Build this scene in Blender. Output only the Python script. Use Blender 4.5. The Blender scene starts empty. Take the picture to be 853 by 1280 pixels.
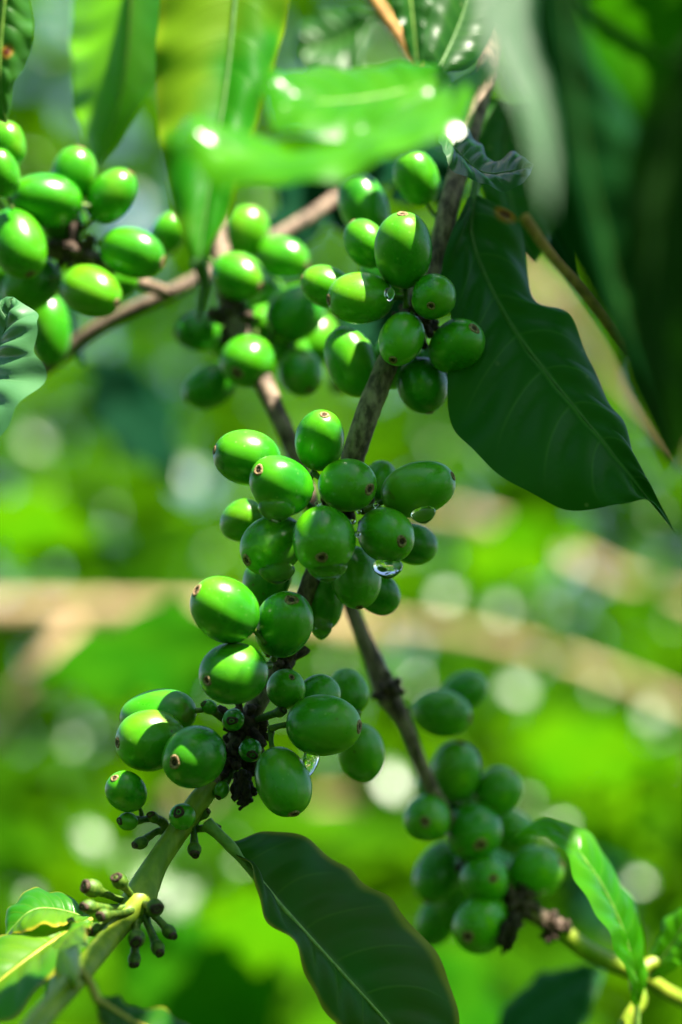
import bpy, math, random
import numpy as np
from mathutils import Vector, Matrix

random.seed(7)
RNG = np.random.default_rng(11)
SC = bpy.context.scene
COL = SC.collection

# ------------------------------------------------------------------ camera, sky, sun, exposure
D = 0.62                       # metres from the lens to the sharp plane
K = 0.15 / 853.0               # metres per photo pixel at that plane
PITCH = math.radians(9)        # the lens looks slightly up into the bush
CAM = Vector((0, 0, 1.45))
RIGHT = Vector((1, 0, 0))
UP = Vector((0, -math.sin(PITCH), math.cos(PITCH)))
BACK = Vector((0, -math.cos(PITCH), -math.sin(PITCH)))

cd = bpy.data.cameras.new('camera')
cam = bpy.data.objects.new('camera', cd)
COL.objects.link(cam)
cam.location = CAM
cam.rotation_euler = (math.radians(90) + PITCH, 0, 0)
cd.sensor_fit = 'HORIZONTAL'
cd.sensor_width = 24
cd.lens = 24 * D / 0.15
cd.clip_start = 0.02
cd.clip_end = 3000
cd.dof.use_dof = True
cd.dof.focus_distance = D - 0.005
cd.dof.aperture_fstop = cd.lens / 17.0
SC.camera = cam

SUN = (RIGHT * 0.36 + UP * 0.90 + BACK * 0.15).normalized()
w = bpy.data.worlds.new('World')
SC.world = w
w.use_nodes = True
nt = w.node_tree
sky = nt.nodes.new('ShaderNodeTexSky')
sky.sky_type = 'NISHITA'
sky.sun_disc = False
sky.sun_elevation = math.asin(SUN.z)
sky.sun_rotation = math.atan2(SUN.x, SUN.y)
nt.links.new(sky.outputs[0], nt.nodes['Background'].inputs[0])
nt.nodes['Background'].inputs[1].default_value = 0.05

sd = bpy.data.lights.new('sun', 'SUN')
sd.energy = 5.0
sd.angle = math.radians(0.6)
sd.color = (1.0, 0.93, 0.78)
so = bpy.data.objects.new('sun', sd)
COL.objects.link(so)
so.location = (0, 0, 6)
so.rotation_euler = SUN.to_track_quat('Z', 'Y').to_euler()

SC.view_settings.view_transform = 'Standard'
SC.view_settings.look = 'None'
SC.view_settings.gamma = 1
SC.view_settings.exposure = 2.42
SC.render.engine = 'CYCLES'
SC.cycles.use_denoising = True
SC.cycles.max_bounces = 10
SC.cycles.transmission_bounces = 8
SC.cycles.diffuse_bounces = 5
SC.cycles.sample_clamp_indirect = 6
SC.cycles.caustics_reflective = False

# ------------------------------------------------------------------ helpers
def P(px, py, dz=0.0):
    """photo pixel + millimetres behind the sharp plane -> world point"""
    d = D + dz / 1000.0
    s = K * d / D
    return CAM + RIGHT * ((px - 426.5) * s) + UP * ((640 - py) * s) - BACK * d

def VEC(x, y, z):
    return RIGHT * x + UP * y + BACK * z

def tag(o, label=None, cat=None, group=None, kind=None):
    if label: o['label'] = label
    if cat: o['category'] = cat
    if group: o['group'] = group
    if kind: o['kind'] = kind
    return o

def empty(name, loc, label, cat, group=None):
    o = bpy.data.objects.new(name, None)
    o.empty_display_size = 0.005
    COL.objects.link(o)
    o.location = loc
    return tag(o, label, cat, group)

def link(name, me, mat, parent=None):
    o = bpy.data.objects.new(name, me)
    COL.objects.link(o)
    if mat and not me.materials: me.materials.append(mat)
    if parent: o.parent = parent
    return o

class MB:
    def __init__(s): s.v = []; s.f = []; s.uv = []
    def add(s, vs, fs, uvs=None):
        b = len(s.v)
        s.v += [tuple(p) for p in vs]
        s.f += [tuple(i + b for i in f) for f in fs]
        s.uv += uvs if uvs else [(0, 0)] * len(vs)
    def mesh(s, name, origin=(0, 0, 0)):
        me = bpy.data.meshes.new(name)
        ox, oy, oz = origin
        me.from_pydata([(x - ox, y - oy, z - oz) for x, y, z in s.v], [], s.f)
        lay = me.uv_layers.new(name='UVMap')
        li = np.empty(len(me.loops), dtype=np.int32)
        me.loops.foreach_get('vertex_index', li)
        lay.data.foreach_set('uv', np.array(s.uv, dtype=np.float32)[li].ravel())
        me.polygons.foreach_set('use_smooth', [True] * len(me.polygons))
        me.update()
        return me
    def build(s, name, mat, parent=None):
        return link(name, s.mesh(name, parent.location if parent else (0, 0, 0)), mat, parent)

def spline(pts, n):
    """Catmull-Rom through pts (rows), n samples at even parameter by chord length"""
    p = np.array(pts, float)
    m = len(p)
    if m == 2:
        t = np.linspace(0, 1, n)[:, None]
        return p[0] * (1 - t) + p[1] * t
    e = np.vstack([2 * p[0] - p[1], p, 2 * p[-1] - p[-2]])
    seg = np.linalg.norm(np.diff(p[:, :3], axis=0), axis=1) + 1e-9
    cum = np.concatenate([[0], np.cumsum(seg)])
    out = []
    for s in np.linspace(0, cum[-1], n):
        i = min(max(int(np.searchsorted(cum, s, side='right')) - 1, 0), m - 2)
        u = (s - cum[i]) / seg[i]
        a, b, c, d = e[i], e[i + 1], e[i + 2], e[i + 3]
        out.append(0.5 * (2 * b + (c - a) * u + (2 * a - 5 * b + 4 * c - d) * u * u + (3 * b - a - 3 * c + d) * u ** 3))
    return np.array(out)

def tube(mb, pts, rad, sides=12, n=None, rough=0.0, cap=True):
    """tapered tube through world points; rad = radius per control point (m)"""
    n = n or max(8, 7 * len(pts))
    a = spline([list(p) + [r] for p, r in zip(pts, rad)], n)
    c, r = a[:, :3], np.maximum(a[:, 3], 1e-5)
    tang = np.gradient(c, axis=0)
    tang /= np.linalg.norm(tang, axis=1)[:, None] + 1e-12
    ref = np.array([0.3, -0.9, 0.2])
    nrm = ref - tang[0] * ref.dot(tang[0]); nrm /= np.linalg.norm(nrm)
    vs, uvs, fs = [], [], []
    for i in range(n):
        nrm = nrm - tang[i] * nrm.dot(tang[i]); nrm /= np.linalg.norm(nrm)
        bn = np.cross(tang[i], nrm)
        for j in range(sides):
            th = 2 * math.pi * j / sides
            k = 1 + (RNG.normal() * rough if rough else 0)
            vs.append(c[i] + (nrm * math.cos(th) + bn * math.sin(th)) * r[i] * k)
            uvs.append((j / sides, i / (n - 1)))
    for i in range(n - 1):
        for j in range(sides):
            q = (j + 1) % sides
            fs.append((i * sides + j, i * sides + q, (i + 1) * sides + q, (i + 1) * sides + j))
    if cap:
        vs += [c[0] - tang[0] * r[0] * 0.4, c[-1] + tang[-1] * r[-1] * 0.4]
        uvs += [(0, 0), (0, 1)]
        for j in range(sides):
            q = (j + 1) % sides
            fs.append((n * sides, q, j))
            fs.append((n * sides + 1, (n - 1) * sides + j, (n - 1) * sides + q))
    mb.add(vs, fs, uvs)

def lathe(mb, prof, seg=32, squash=1.0, M=None, wob=0.0, seed=0):
    """profile [(r, z)] about +Z, first and last r may be 0"""
    vs, uvs, fs = [], [], []
    n = len(prof)
    ph = seed * 1.7
    for i, (r, z) in enumerate(prof):
        for j in range(seg):
            th = 2 * math.pi * j / seg
            k = 1 + wob * (math.cos(2 * th + ph) + 0.5 * math.cos(3 * th + ph * 2 + i * 0.05))
            p = Vector((r * k * math.cos(th), r * k * math.sin(th) * squash, z))
            vs.append(M @ p if M else p)
            uvs.append((j / seg, i / (n - 1)))
    for i in range(n - 1):
        for j in range(seg):
            q = (j + 1) % seg
            fs.append((i * seg + j, i * seg + q, (i + 1) * seg + q, (i + 1) * seg + j))
    mb.add(vs, fs, uvs)

# ------------------------------------------------------------------ materials
def newmat(name):
    m = bpy.data.materials.new(name)
    m.use_nodes = True
    n = m.node_tree.nodes
    n.clear()
    return m, n, m.node_tree.links

def N(n, t, **kw):
    x = n.new(t)
    for k, v in kw.items(): setattr(x, k, v)
    return x

def mathn(n, l, op, a, b=None, c=None):
    x = n.new('ShaderNodeMath'); x.operation = op
    for i, v in enumerate((a, b, c)):
        if v is None: continue
        if isinstance(v, (int, float)): x.inputs[i].default_value = v
        else: l.new(v, x.inputs[i])
    return x.outputs[0]

def mixc(n, l, fac, a, b):
    x = n.new('ShaderNodeMix'); x.data_type = 'RGBA'
    for i, v in ((0, fac), (6, a), (7, b)):
        if isinstance(v, (int, float)): x.inputs[i].default_value = v
        elif isinstance(v, tuple): x.inputs[i].default_value = (*v, 1)
        else: l.new(v, x.inputs[i])
    return x.outputs[2]

def sstep(n, l, v, lo, hi):
    x = n.new('ShaderNodeMapRange'); x.interpolation_type = 'SMOOTHSTEP'
    l.new(v, x.inputs[0]); x.inputs[1].default_value = lo; x.inputs[2].default_value = hi
    x.inputs[3].default_value = 0; x.inputs[4].default_value = 1
    return x.outputs[0]

def leaf_mat(name, col, col2, trans, vein=None, tfac=0.4, rough=0.28, nv=9, yellow=None, yamt=0.0,
             edge=None, spots=(), spot_col=(0.10, 0.035, 0.008), blot=0.5, specks=0.0, island=False, bump=0.35, spec=0.4, trans2=None):
    m, n, l = newmat(name)
    uv = N(n, 'ShaderNodeUVMap'); uv.uv_map = 'UVMap'
    sep = N(n, 'ShaderNodeSeparateXYZ'); l.new(uv.outputs[0], sep.inputs[0])
    u, v = sep.outputs[0], sep.outputs[1]
    s = mathn(n, l, 'ABSOLUTE', mathn(n, l, 'SUBTRACT', mathn(n, l, 'MULTIPLY', u, 2.0), 1.0))   # 0 midrib .. 1 margin
    co = N(n, 'ShaderNodeTexCoord')
    no = N(n, 'ShaderNodeTexNoise'); no.inputs['Scale'].default_value = 45; no.inputs['Detail'].default_value = 5
    l.new(co.outputs['Object'], no.inputs['Vector'])
    no2 = N(n, 'ShaderNodeTexNoise'); no2.inputs['Scale'].default_value = 900; no2.inputs['Detail'].default_value = 3
    l.new(co.outputs['Object'], no2.inputs['Vector'])
    f = sstep(n, l, no.outputs[0], 0.5 - 0.3 * blot, 0.5 + 0.3 * blot)
    if island:
        g = N(n, 'ShaderNodeNewGeometry')
        f = mathn(n, l, 'ADD', mathn(n, l, 'MULTIPLY', f, 0.35), mathn(n, l, 'MULTIPLY', g.outputs['Random Per Island'], 0.65))
    c = mixc(n, l, f, col, col2)
    # lateral veins swing towards the tip
    ph = mathn(n, l, 'SUBTRACT', mathn(n, l, 'MULTIPLY', v, float(nv)), mathn(n, l, 'MULTIPLY', mathn(n, l, 'POWER', s, 1.4), 1.1))
    tri = mathn(n, l, 'ABSOLUTE', mathn(n, l, 'SUBTRACT', mathn(n, l, 'FRACT', ph), 0.5))        # 0 on a vein
    vmask = mathn(n, l, 'SUBTRACT', 1.0, sstep(n, l, tri, 0.0, 0.06))
    vmask = mathn(n, l, 'MULTIPLY', vmask, mathn(n, l, 'SUBTRACT', 1.0, sstep(n, l, s, 0.55, 0.95)))
    mid = mathn(n, l, 'SUBTRACT', 1.0, sstep(n, l, s, 0.012, 0.06))
    vm = mathn(n, l, 'MAXIMUM', mathn(n, l, 'MULTIPLY', vmask, 0.45), mid)
    if vein: c = mixc(n, l, mathn(n, l, 'MULTIPLY', vm, 0.7), c, vein)
    tc = mixc(n, l, f, trans, trans2 or tuple(x * 0.7 for x in trans))
    if yellow:
        no3 = N(n, 'ShaderNodeTexNoise'); no3.inputs['Scale'].default_value = 22; no3.inputs['Detail'].default_value = 3
        l.new(co.outputs['Object'], no3.inputs['Vector'])
        y = mathn(n, l, 'MULTIPLY', sstep(n, l, no3.outputs[0], 0.48, 0.62), yamt)
        c = mixc(n, l, y, c, yellow); tc = mixc(n, l, y, tc, yellow)
    if edge:
        e = sstep(n, l, mathn(n, l, 'ADD', s, mathn(n, l, 'MULTIPLY', mathn(n, l, 'SUBTRACT', no.outputs[0], 0.5), 0.25)), 0.86, 1.0)
        c = mixc(n, l, mathn(n, l, 'MULTIPLY', e, 0.85), c, edge); tc = mixc(n, l, mathn(n, l, 'MULTIPLY', e, 0.85), tc, edge)
    for (su, sv, ru, rv) in spots:
        du = mathn(n, l, 'DIVIDE', mathn(n, l, 'SUBTRACT', u, su), ru)
        dv = mathn(n, l, 'DIVIDE', mathn(n, l, 'SUBTRACT', v, sv), rv)
        d = mathn(n, l, 'SQRT', mathn(n, l, 'ADD', mathn(n, l, 'MULTIPLY', du, du), mathn(n, l, 'MULTIPLY', dv, dv)))
        d = mathn(n, l, 'ADD', d, mathn(n, l, 'MULTIPLY', mathn(n, l, 'SUBTRACT', no.outputs[0], 0.5), 0.8))
        halo = mathn(n, l, 'SUBTRACT', 1.0, sstep(n, l, d, 0.7, 1.5))
        core = mathn(n, l, 'SUBTRACT', 1.0, sstep(n, l, d, 0.45, 0.75))
        c = mixc(n, l, mathn(n, l, 'MULTIPLY', halo, 0.8), c, (0.30, 0.14, 0.01)); c = mixc(n, l, core, c, spot_col)
        tc = mixc(n, l, halo, tc, (0.35, 0.12, 0.01)); tc = mixc(n, l, core, tc, tuple(x * 0.4 for x in spot_col))
    if specks:
        vo = N(n, 'ShaderNodeTexVoronoi'); vo.inputs['Scale'].default_value = 190
        l.new(co.outputs['Object'], vo.inputs['Vector'])
        sm = mathn(n, l, 'MULTIPLY', mathn(n, l, 'SUBTRACT', 1.0, sstep(n, l, vo.outputs['Distance'], 0.06, 0.16)), sstep(n, l, no.outputs[0], 0.5, 0.6))
        c = mixc(n, l, mathn(n, l, 'MULTIPLY', sm, specks), c, (0.22, 0.26, 0.10))
    pr = N(n, 'ShaderNodeBsdfPrincipled')
    l.new(c, pr.inputs['Base Color'])
    rr = mathn(n, l, 'ADD', mathn(n, l, 'MULTIPLY', no.outputs[0], 0.16), rough - 0.08)
    l.new(rr, pr.inputs['Roughness'])
    pr.inputs['Specular IOR Level'].default_value = spec
    h = mathn(n, l, 'ADD', mathn(n, l, 'MULTIPLY', vm, -0.6), mathn(n, l, 'MULTIPLY', no2.outputs[0], 0.12))
    bp = N(n, 'ShaderNodeBump'); bp.inputs['Strength'].default_value = bump; bp.inputs['Distance'].default_value = 0.0006
    l.new(h, bp.inputs['Height']); l.new(bp.outputs[0], pr.inputs['Normal'])
    tr = N(n, 'ShaderNodeBsdfTranslucent'); l.new(tc, tr.inputs['Color'])
    mx = N(n, 'ShaderNodeMixShader'); mx.inputs[0].default_value = tfac
    l.new(pr.outputs[0], mx.inputs[1]); l.new(tr.outputs[0], mx.inputs[2])
    out = N(n, 'ShaderNodeOutputMaterial'); l.new(mx.outputs[0], out.inputs[0])
    return m

def cherry_mat(name='cherry_skin', lo=(0.004, 0.185, 0.003), hi=(0.095, 0.34, 0.003)):
    m, n, l = newmat(name)
    co = N(n, 'ShaderNodeTexCoord'); oi = N(n, 'ShaderNodeObjectInfo')
    add = N(n, 'ShaderNodeVectorMath'); add.operation = 'ADD'
    l.new(co.outputs['Object'], add.inputs[0]); l.new(oi.outputs['Location'], add.inputs[1])
    no = N(n, 'ShaderNodeTexNoise'); no.inputs['Scale'].default_value = 110; no.inputs['Detail'].default_value = 4
    l.new(add.outputs[0], no.inputs['Vector'])
    fine = N(n, 'ShaderNodeTexNoise'); fine.inputs['Scale'].default_value = 2200; fine.inputs['Detail'].default_value = 2
    l.new(add.outputs[0], fine.inputs['Vector'])
    vo = N(n, 'ShaderNodeTexVoronoi'); vo.inputs['Scale'].default_value = 420
    l.new(add.outputs[0], vo.inputs['Vector'])
    sep = N(n, 'ShaderNodeSeparateXYZ'); l.new(co.outputs['Object'], sep.inputs[0])
    tip = sstep(n, l, sep.outputs[2], 0.0025, 0.0085)          # paler round the navel end
    f = mathn(n, l, 'ADD', mathn(n, l, 'MULTIPLY', oi.outputs['Random'], 0.45), mathn(n, l, 'MULTIPLY', no.outputs[0], 0.45))
    f = mathn(n, l, 'ADD', f, mathn(n, l, 'MULTIPLY', tip, 0.18))
    c = mixc(n, l, f, lo, hi)
    sp = mathn(n, l, 'MULTIPLY', mathn(n, l, 'SUBTRACT', 1.0, sstep(n, l, vo.outputs['Distance'], 0.05, 0.17)), 0.5)
    c = mixc(n, l, sp, c, (0.22, 0.42, 0.09))
    big = N(n, 'ShaderNodeTexNoise'); big.inputs['Scale'].default_value = 55; big.inputs['Detail'].default_value = 3
    l.new(add.outputs[0], big.inputs['Vector'])
    c = mixc(n, l, mathn(n, l, 'MULTIPLY', sstep(n, l, big.outputs[0], 0.52, 0.68), 0.45), c, (0.14, 0.30, 0.008))
    c = mixc(n, l, mathn(n, l, 'MULTIPLY', sstep(n, l, big.outputs[0], 0.46, 0.32), 0.5), c, (0.002, 0.11, 0.004))
    # a few brown scuffs
    sc = sstep(n, l, no.outputs[0], 0.70, 0.76)
    c = mixc(n, l, mathn(n, l, 'MULTIPLY', sc, 0.55), c, (0.10, 0.075, 0.015))
    vs_ = N(n, 'ShaderNodeTexVoronoi'); vs_.inputs['Scale'].default_value = 150
    l.new(add.outputs[0], vs_.inputs['Vector'])
    rare = mathn(n, l, 'MULTIPLY', mathn(n, l, 'SUBTRACT', 1.0, sstep(n, l, vs_.outputs['Distance'], 0.03, 0.085)), sstep(n, l, no.outputs[0], 0.50, 0.58))
    c = mixc(n, l, mathn(n, l, 'MULTIPLY', rare, 0.8), c, (0.09, 0.06, 0.02))
    pr = N(n, 'ShaderNodeBsdfPrincipled')
    l.new(c, pr.inputs['Base Color'])
    l.new(mathn(n, l, 'ADD', 0.21, mathn(n, l, 'MULTIPLY', no.outputs[0], 0.14)), pr.inputs['Roughness'])
    pr.inputs['Specular IOR Level'].default_value = 0.45
    pr.inputs['Subsurface Weight'].default_value = 0.25
    pr.inputs['Subsurface Radius'].default_value = (0.5, 1.0, 0.15)
    pr.inputs['Subsurface Scale'].default_value = 0.0022
    h = mathn(n, l, 'ADD', mathn(n, l, 'MULTIPLY', fine.outputs[0], 0.10), mathn(n, l, 'MULTIPLY', no.outputs[0], 0.9))
    bp = N(n, 'ShaderNodeBump'); bp.inputs['Strength'].default_value = 0.22; bp.inputs['Distance'].default_value = 0.0006
    l.new(h, bp.inputs['Height']); l.new(bp.outputs[0], pr.inputs['Normal'])
    out = N(n, 'ShaderNodeOutputMaterial'); l.new(pr.outputs[0], out.inputs[0])
    return m

def noise_mat(name, a, b, scale=300, rough=0.7, bump=0.5, stretch=(1, 1, 1), dist=0.0006, lo=0.35, hi=0.65, fine=True):
    m, n, l = newmat(name)
    co = N(n, 'ShaderNodeTexCoord')
    mp = N(n, 'ShaderNodeMapping'); mp.inputs['Scale'].default_value = stretch
    l.new(co.outputs['Object'], mp.inputs[0])
    no = N(n, 'ShaderNodeTexNoise'); no.inputs['Scale'].default_value = scale; no.inputs['Detail'].default_value = 6; no.inputs['Roughness'].default_value = 0.62
    l.new(mp.outputs[0], no.inputs['Vector'])
    c = mixc(n, l, sstep(n, l, no.outputs[0], lo, hi), a, b)
    pr = N(n, 'ShaderNodeBsdfPrincipled'); l.new(c, pr.inputs['Base Color'])
    pr.inputs['Roughness'].default_value = rough
    pr.inputs['Specular IOR Level'].default_value = 0.3
    bp = N(n, 'ShaderNodeBump'); bp.inputs['Strength'].default_value = bump; bp.inputs['Distance'].default_value = dist
    l.new(no.outputs[0], bp.inputs['Height']); l.new(bp.outputs[0], pr.inputs['Normal'])
    out = N(n, 'ShaderNodeOutputMaterial'); l.new(pr.outputs[0], out.inputs[0])
    return m

M_CHERRY = cherry_mat()
M_BARK = noise_mat('bark', (0.045, 0.028, 0.018), (0.25, 0.175, 0.125), 520, 0.7, 0.9, (1, 1, 0.45))
M_BARK_DARK = noise_mat('dark_bark', (0.014, 0.009, 0.006), (0.075, 0.045, 0.03), 700, 0.8, 0.9)
M_SHOOT = noise_mat('green_stem', (0.12, 0.20, 0.008), (0.24, 0.30, 0.022), 260, 0.42, 0.3, (1, 1, 0.4))
M_SCAR = noise_mat('navel_ring', (0.09, 0.045, 0.018), (0.34, 0.24, 0.12), 1500, 0.75, 0.7, dist=0.0003)
M_PIT = noise_mat('navel_pit', (0.012, 0.006, 0.004), (0.09, 0.05, 0.025), 2600, 0.85, 0.8, dist=0.0003)
M_STALK = noise_mat('fruit_stalk', (0.03, 0.09, 0.006), (0.09, 0.15, 0.012), 900, 0.5, 0.4)
M_TIPBROWN = noise_mat('bud_tip', (0.018, 0.010, 0.007), (0.075, 0.042, 0.024), 1500, 0.7, 0.6)
M_BLACK = noise_mat('dry_petal', (0.006, 0.004, 0.003), (0.035, 0.022, 0.014), 1200, 0.8, 0.8)
M_TAN = noise_mat('pale_branch_bark', (0.26, 0.17, 0.08), (0.48, 0.34, 0.19), 60, 0.75, 0.5, dist=0.002)
M_DRY = noise_mat('dry_stalk', (0.20, 0.09, 0.02), (0.42, 0.22, 0.05), 400, 0.7, 0.4)

def water_mat():
    m, n, l = newmat('water')
    pr = N(n, 'ShaderNodeBsdfPrincipled')
    pr.inputs['Base Color'].default_value = (1, 1, 1, 1)
    pr.inputs['Roughness'].default_value = 0.0
    pr.inputs['IOR'].default_value = 1.33
    pr.inputs['Transmission Weight'].default_value = 1
    out = N(n, 'ShaderNodeOutputMaterial'); l.new(pr.outputs[0], out.inputs[0])
    return m
M_WATER = water_mat()

G_DARK = dict(col=(0.006, 0.050, 0.004), col2=(0.014, 0.078, 0.005), trans=(0.03, 0.24, 0.004))
L_DARK = leaf_mat('leaf_dark', **G_DARK, vein=(0.075, 0.19, 0.03), tfac=0.25, rough=0.42, nv=8, specks=0.5, spec=0.25)
L_SPOT = leaf_mat('leaf_dark_spotted', **G_DARK, vein=(0.075, 0.19, 0.03), tfac=0.25, rough=0.42, nv=9, specks=0.6, spec=0.14, blot=0.9,
                  spots=((0.88, 0.09, 0.12, 0.026),))
L_UNDER = leaf_mat('leaf_underside', (0.006, 0.066, 0.003), (0.028, 0.056, 0.004), (0.05, 0.24, 0.003), vein=(0.06, 0.14, 0.012),
                   tfac=0.22, rough=0.42, nv=7, blot=0.9, spec=0.10, edge=(0.20, 0.21, 0.012))  # yellow edge colour imitates a sun-caught leaf margin
L_BRIGHT = leaf_mat('leaf_bright', (0.018, 0.14, 0.002), (0.050, 0.21, 0.003), (0.20, 0.62, 0.004), vein=(0.10, 0.28, 0.02), tfac=0.45, rough=0.26, nv=8, spec=0.16)
L_LIT = leaf_mat('leaf_sunlit_top', (0.012, 0.115, 0.002), (0.055, 0.22, 0.003), (0.20, 0.62, 0.003), vein=(0.06, 0.26, 0.008), tfac=0.28, rough=0.21, nv=8, spec=0.24, blot=0.9)
L_YELLOW = leaf_mat('leaf_yellowing', (0.012, 0.13, 0.003), (0.025, 0.16, 0.004), (0.10, 0.50, 0.004), vein=(0.06, 0.2, 0.01), tfac=0.42, rough=0.5, spec=0.1,
                    yellow=(0.18, 0.26, 0.005), yamt=0.55, edge=(0.16, 0.26, 0.006))
L_MARGIN = leaf_mat('leaf_yellow_margin', (0.018, 0.13, 0.003), (0.045, 0.18, 0.004), (0.14, 0.50, 0.005), vein=(0.16, 0.24, 0.012), tfac=0.40, rough=0.32,
                    yellow=(0.14, 0.22, 0.006), yamt=0.35, edge=(0.34, 0.28, 0.015))
L_RUST = leaf_mat('leaf_rust_spot', (0.015, 0.09, 0.010), (0.03, 0.12, 0.012), (0.08, 0.34, 0.01), vein=(0.1, 0.2, 0.03), tfac=0.35, rough=0.34,
                  spots=((0.62, 0.55, 0.11, 0.045),), spot_col=(0.09, 0.015, 0.004))
L_GREY = leaf_mat('leaf_glossy', (0.012, 0.06, 0.018), (0.025, 0.085, 0.022), (0.05, 0.2, 0.01), vein=(0.06, 0.16, 0.05), tfac=0.2, rough=0.30, nv=11, spec=0.6)
L_SILV = leaf_mat('leaf_silvery_gloss', (0.025, 0.11, 0.03), (0.06, 0.17, 0.06), (0.05, 0.3, 0.02), vein=(0.12, 0.24, 0.10), tfac=0.2, rough=0.40, nv=11, spec=0.8, blot=0.9)
L_PALE = leaf_mat('leaf_pale_sheen', (0.008, 0.05, 0.012), (0.016, 0.07, 0.018), (0.02, 0.15, 0.01), tfac=0.15, rough=0.55, spec=0.22)
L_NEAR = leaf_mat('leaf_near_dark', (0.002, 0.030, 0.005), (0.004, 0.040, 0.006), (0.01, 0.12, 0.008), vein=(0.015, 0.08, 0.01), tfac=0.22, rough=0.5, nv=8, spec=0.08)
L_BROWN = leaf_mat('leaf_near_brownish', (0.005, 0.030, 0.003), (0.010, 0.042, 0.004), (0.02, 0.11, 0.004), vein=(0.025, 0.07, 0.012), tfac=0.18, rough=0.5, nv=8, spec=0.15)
L_BACK = leaf_mat('foliage_far', (0.001, 0.026, 0.002), (0.042, 0.145, 0.001), (0.003, 0.08, 0.002), trans2=(0.15, 0.40, 0.001), vein=(0.10, 0.20, 0.01), tfac=0.38, rough=0.45, island=True, spec=0.0)
L_WET = leaf_mat('leaf_wet', (0.03, 0.12, 0.01), (0.05, 0.16, 0.012), (0.2, 0.5, 0.01), tfac=0.25, rough=0.27, spec=0.5)
L_UNSEEN = leaf_mat('foliage_unseen', (0.012, 0.09, 0.003), (0.025, 0.12, 0.004), (0.06, 0.42, 0.004), vein=(0.06, 0.16, 0.01), tfac=0.45, rough=0.45, spec=0.15)
L_BGDEEP = leaf_mat('leaf_far_deep_green', (0.010, 0.075, 0.002), (0.022, 0.105, 0.002), (0.05, 0.27, 0.002), tfac=0.4, rough=0.45, spec=0.0)
L_BGLIME = leaf_mat('leaf_far_lime', (0.035, 0.15, 0.001), (0.06, 0.18, 0.001), (0.14, 0.38, 0.002), tfac=0.5, rough=0.45, spec=0.0)
L_BGDARK = leaf_mat('leaf_far_dark', (0.003, 0.022, 0.010), (0.006, 0.03, 0.014), (0.02, 0.12, 0.02), tfac=0.2, rough=0.5, spec=0.0)  # dark tone; also stands for the shade behind the clusters
L_DUSK = leaf_mat('leaf_dusky_green', (0.006, 0.055, 0.014), (0.012, 0.075, 0.018), (0.02, 0.2, 0.02), tfac=0.25, rough=0.5, spec=0.08)
M_VEIN = noise_mat('midrib_green', (0.09, 0.20, 0.025), (0.17, 0.28, 0.045), 500, 0.45, 0.3)
M_VEIN_DIM = noise_mat('midrib_dull', (0.035, 0.11, 0.015), (0.06, 0.15, 0.02), 500, 0.5, 0.3)
M_VEIN_YEL = noise_mat('midrib_yellow', (0.22, 0.22, 0.02), (0.36, 0.30, 0.04), 500, 0.45, 0.3)

# ------------------------------------------------------------------ ground, far hills
mb = MB()
g = 900
mb.add([(-g, -g, 0), (g, -g, 0), (g, g, 0), (-g, g, 0)], [(0, 1, 2, 3)])
gr = mb.build('ground', noise_mat('ground_dark_green', (0.010, 0.030, 0.004), (0.030, 0.055, 0.008), 5, 0.9, 0.7, dist=0.03))  # unseen ground, dark green to tint and dim the light from below
tag(gr, 'unseen ground under the coffee bushes, coloured dark green for its bounce light', 'ground', kind='structure')

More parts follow.
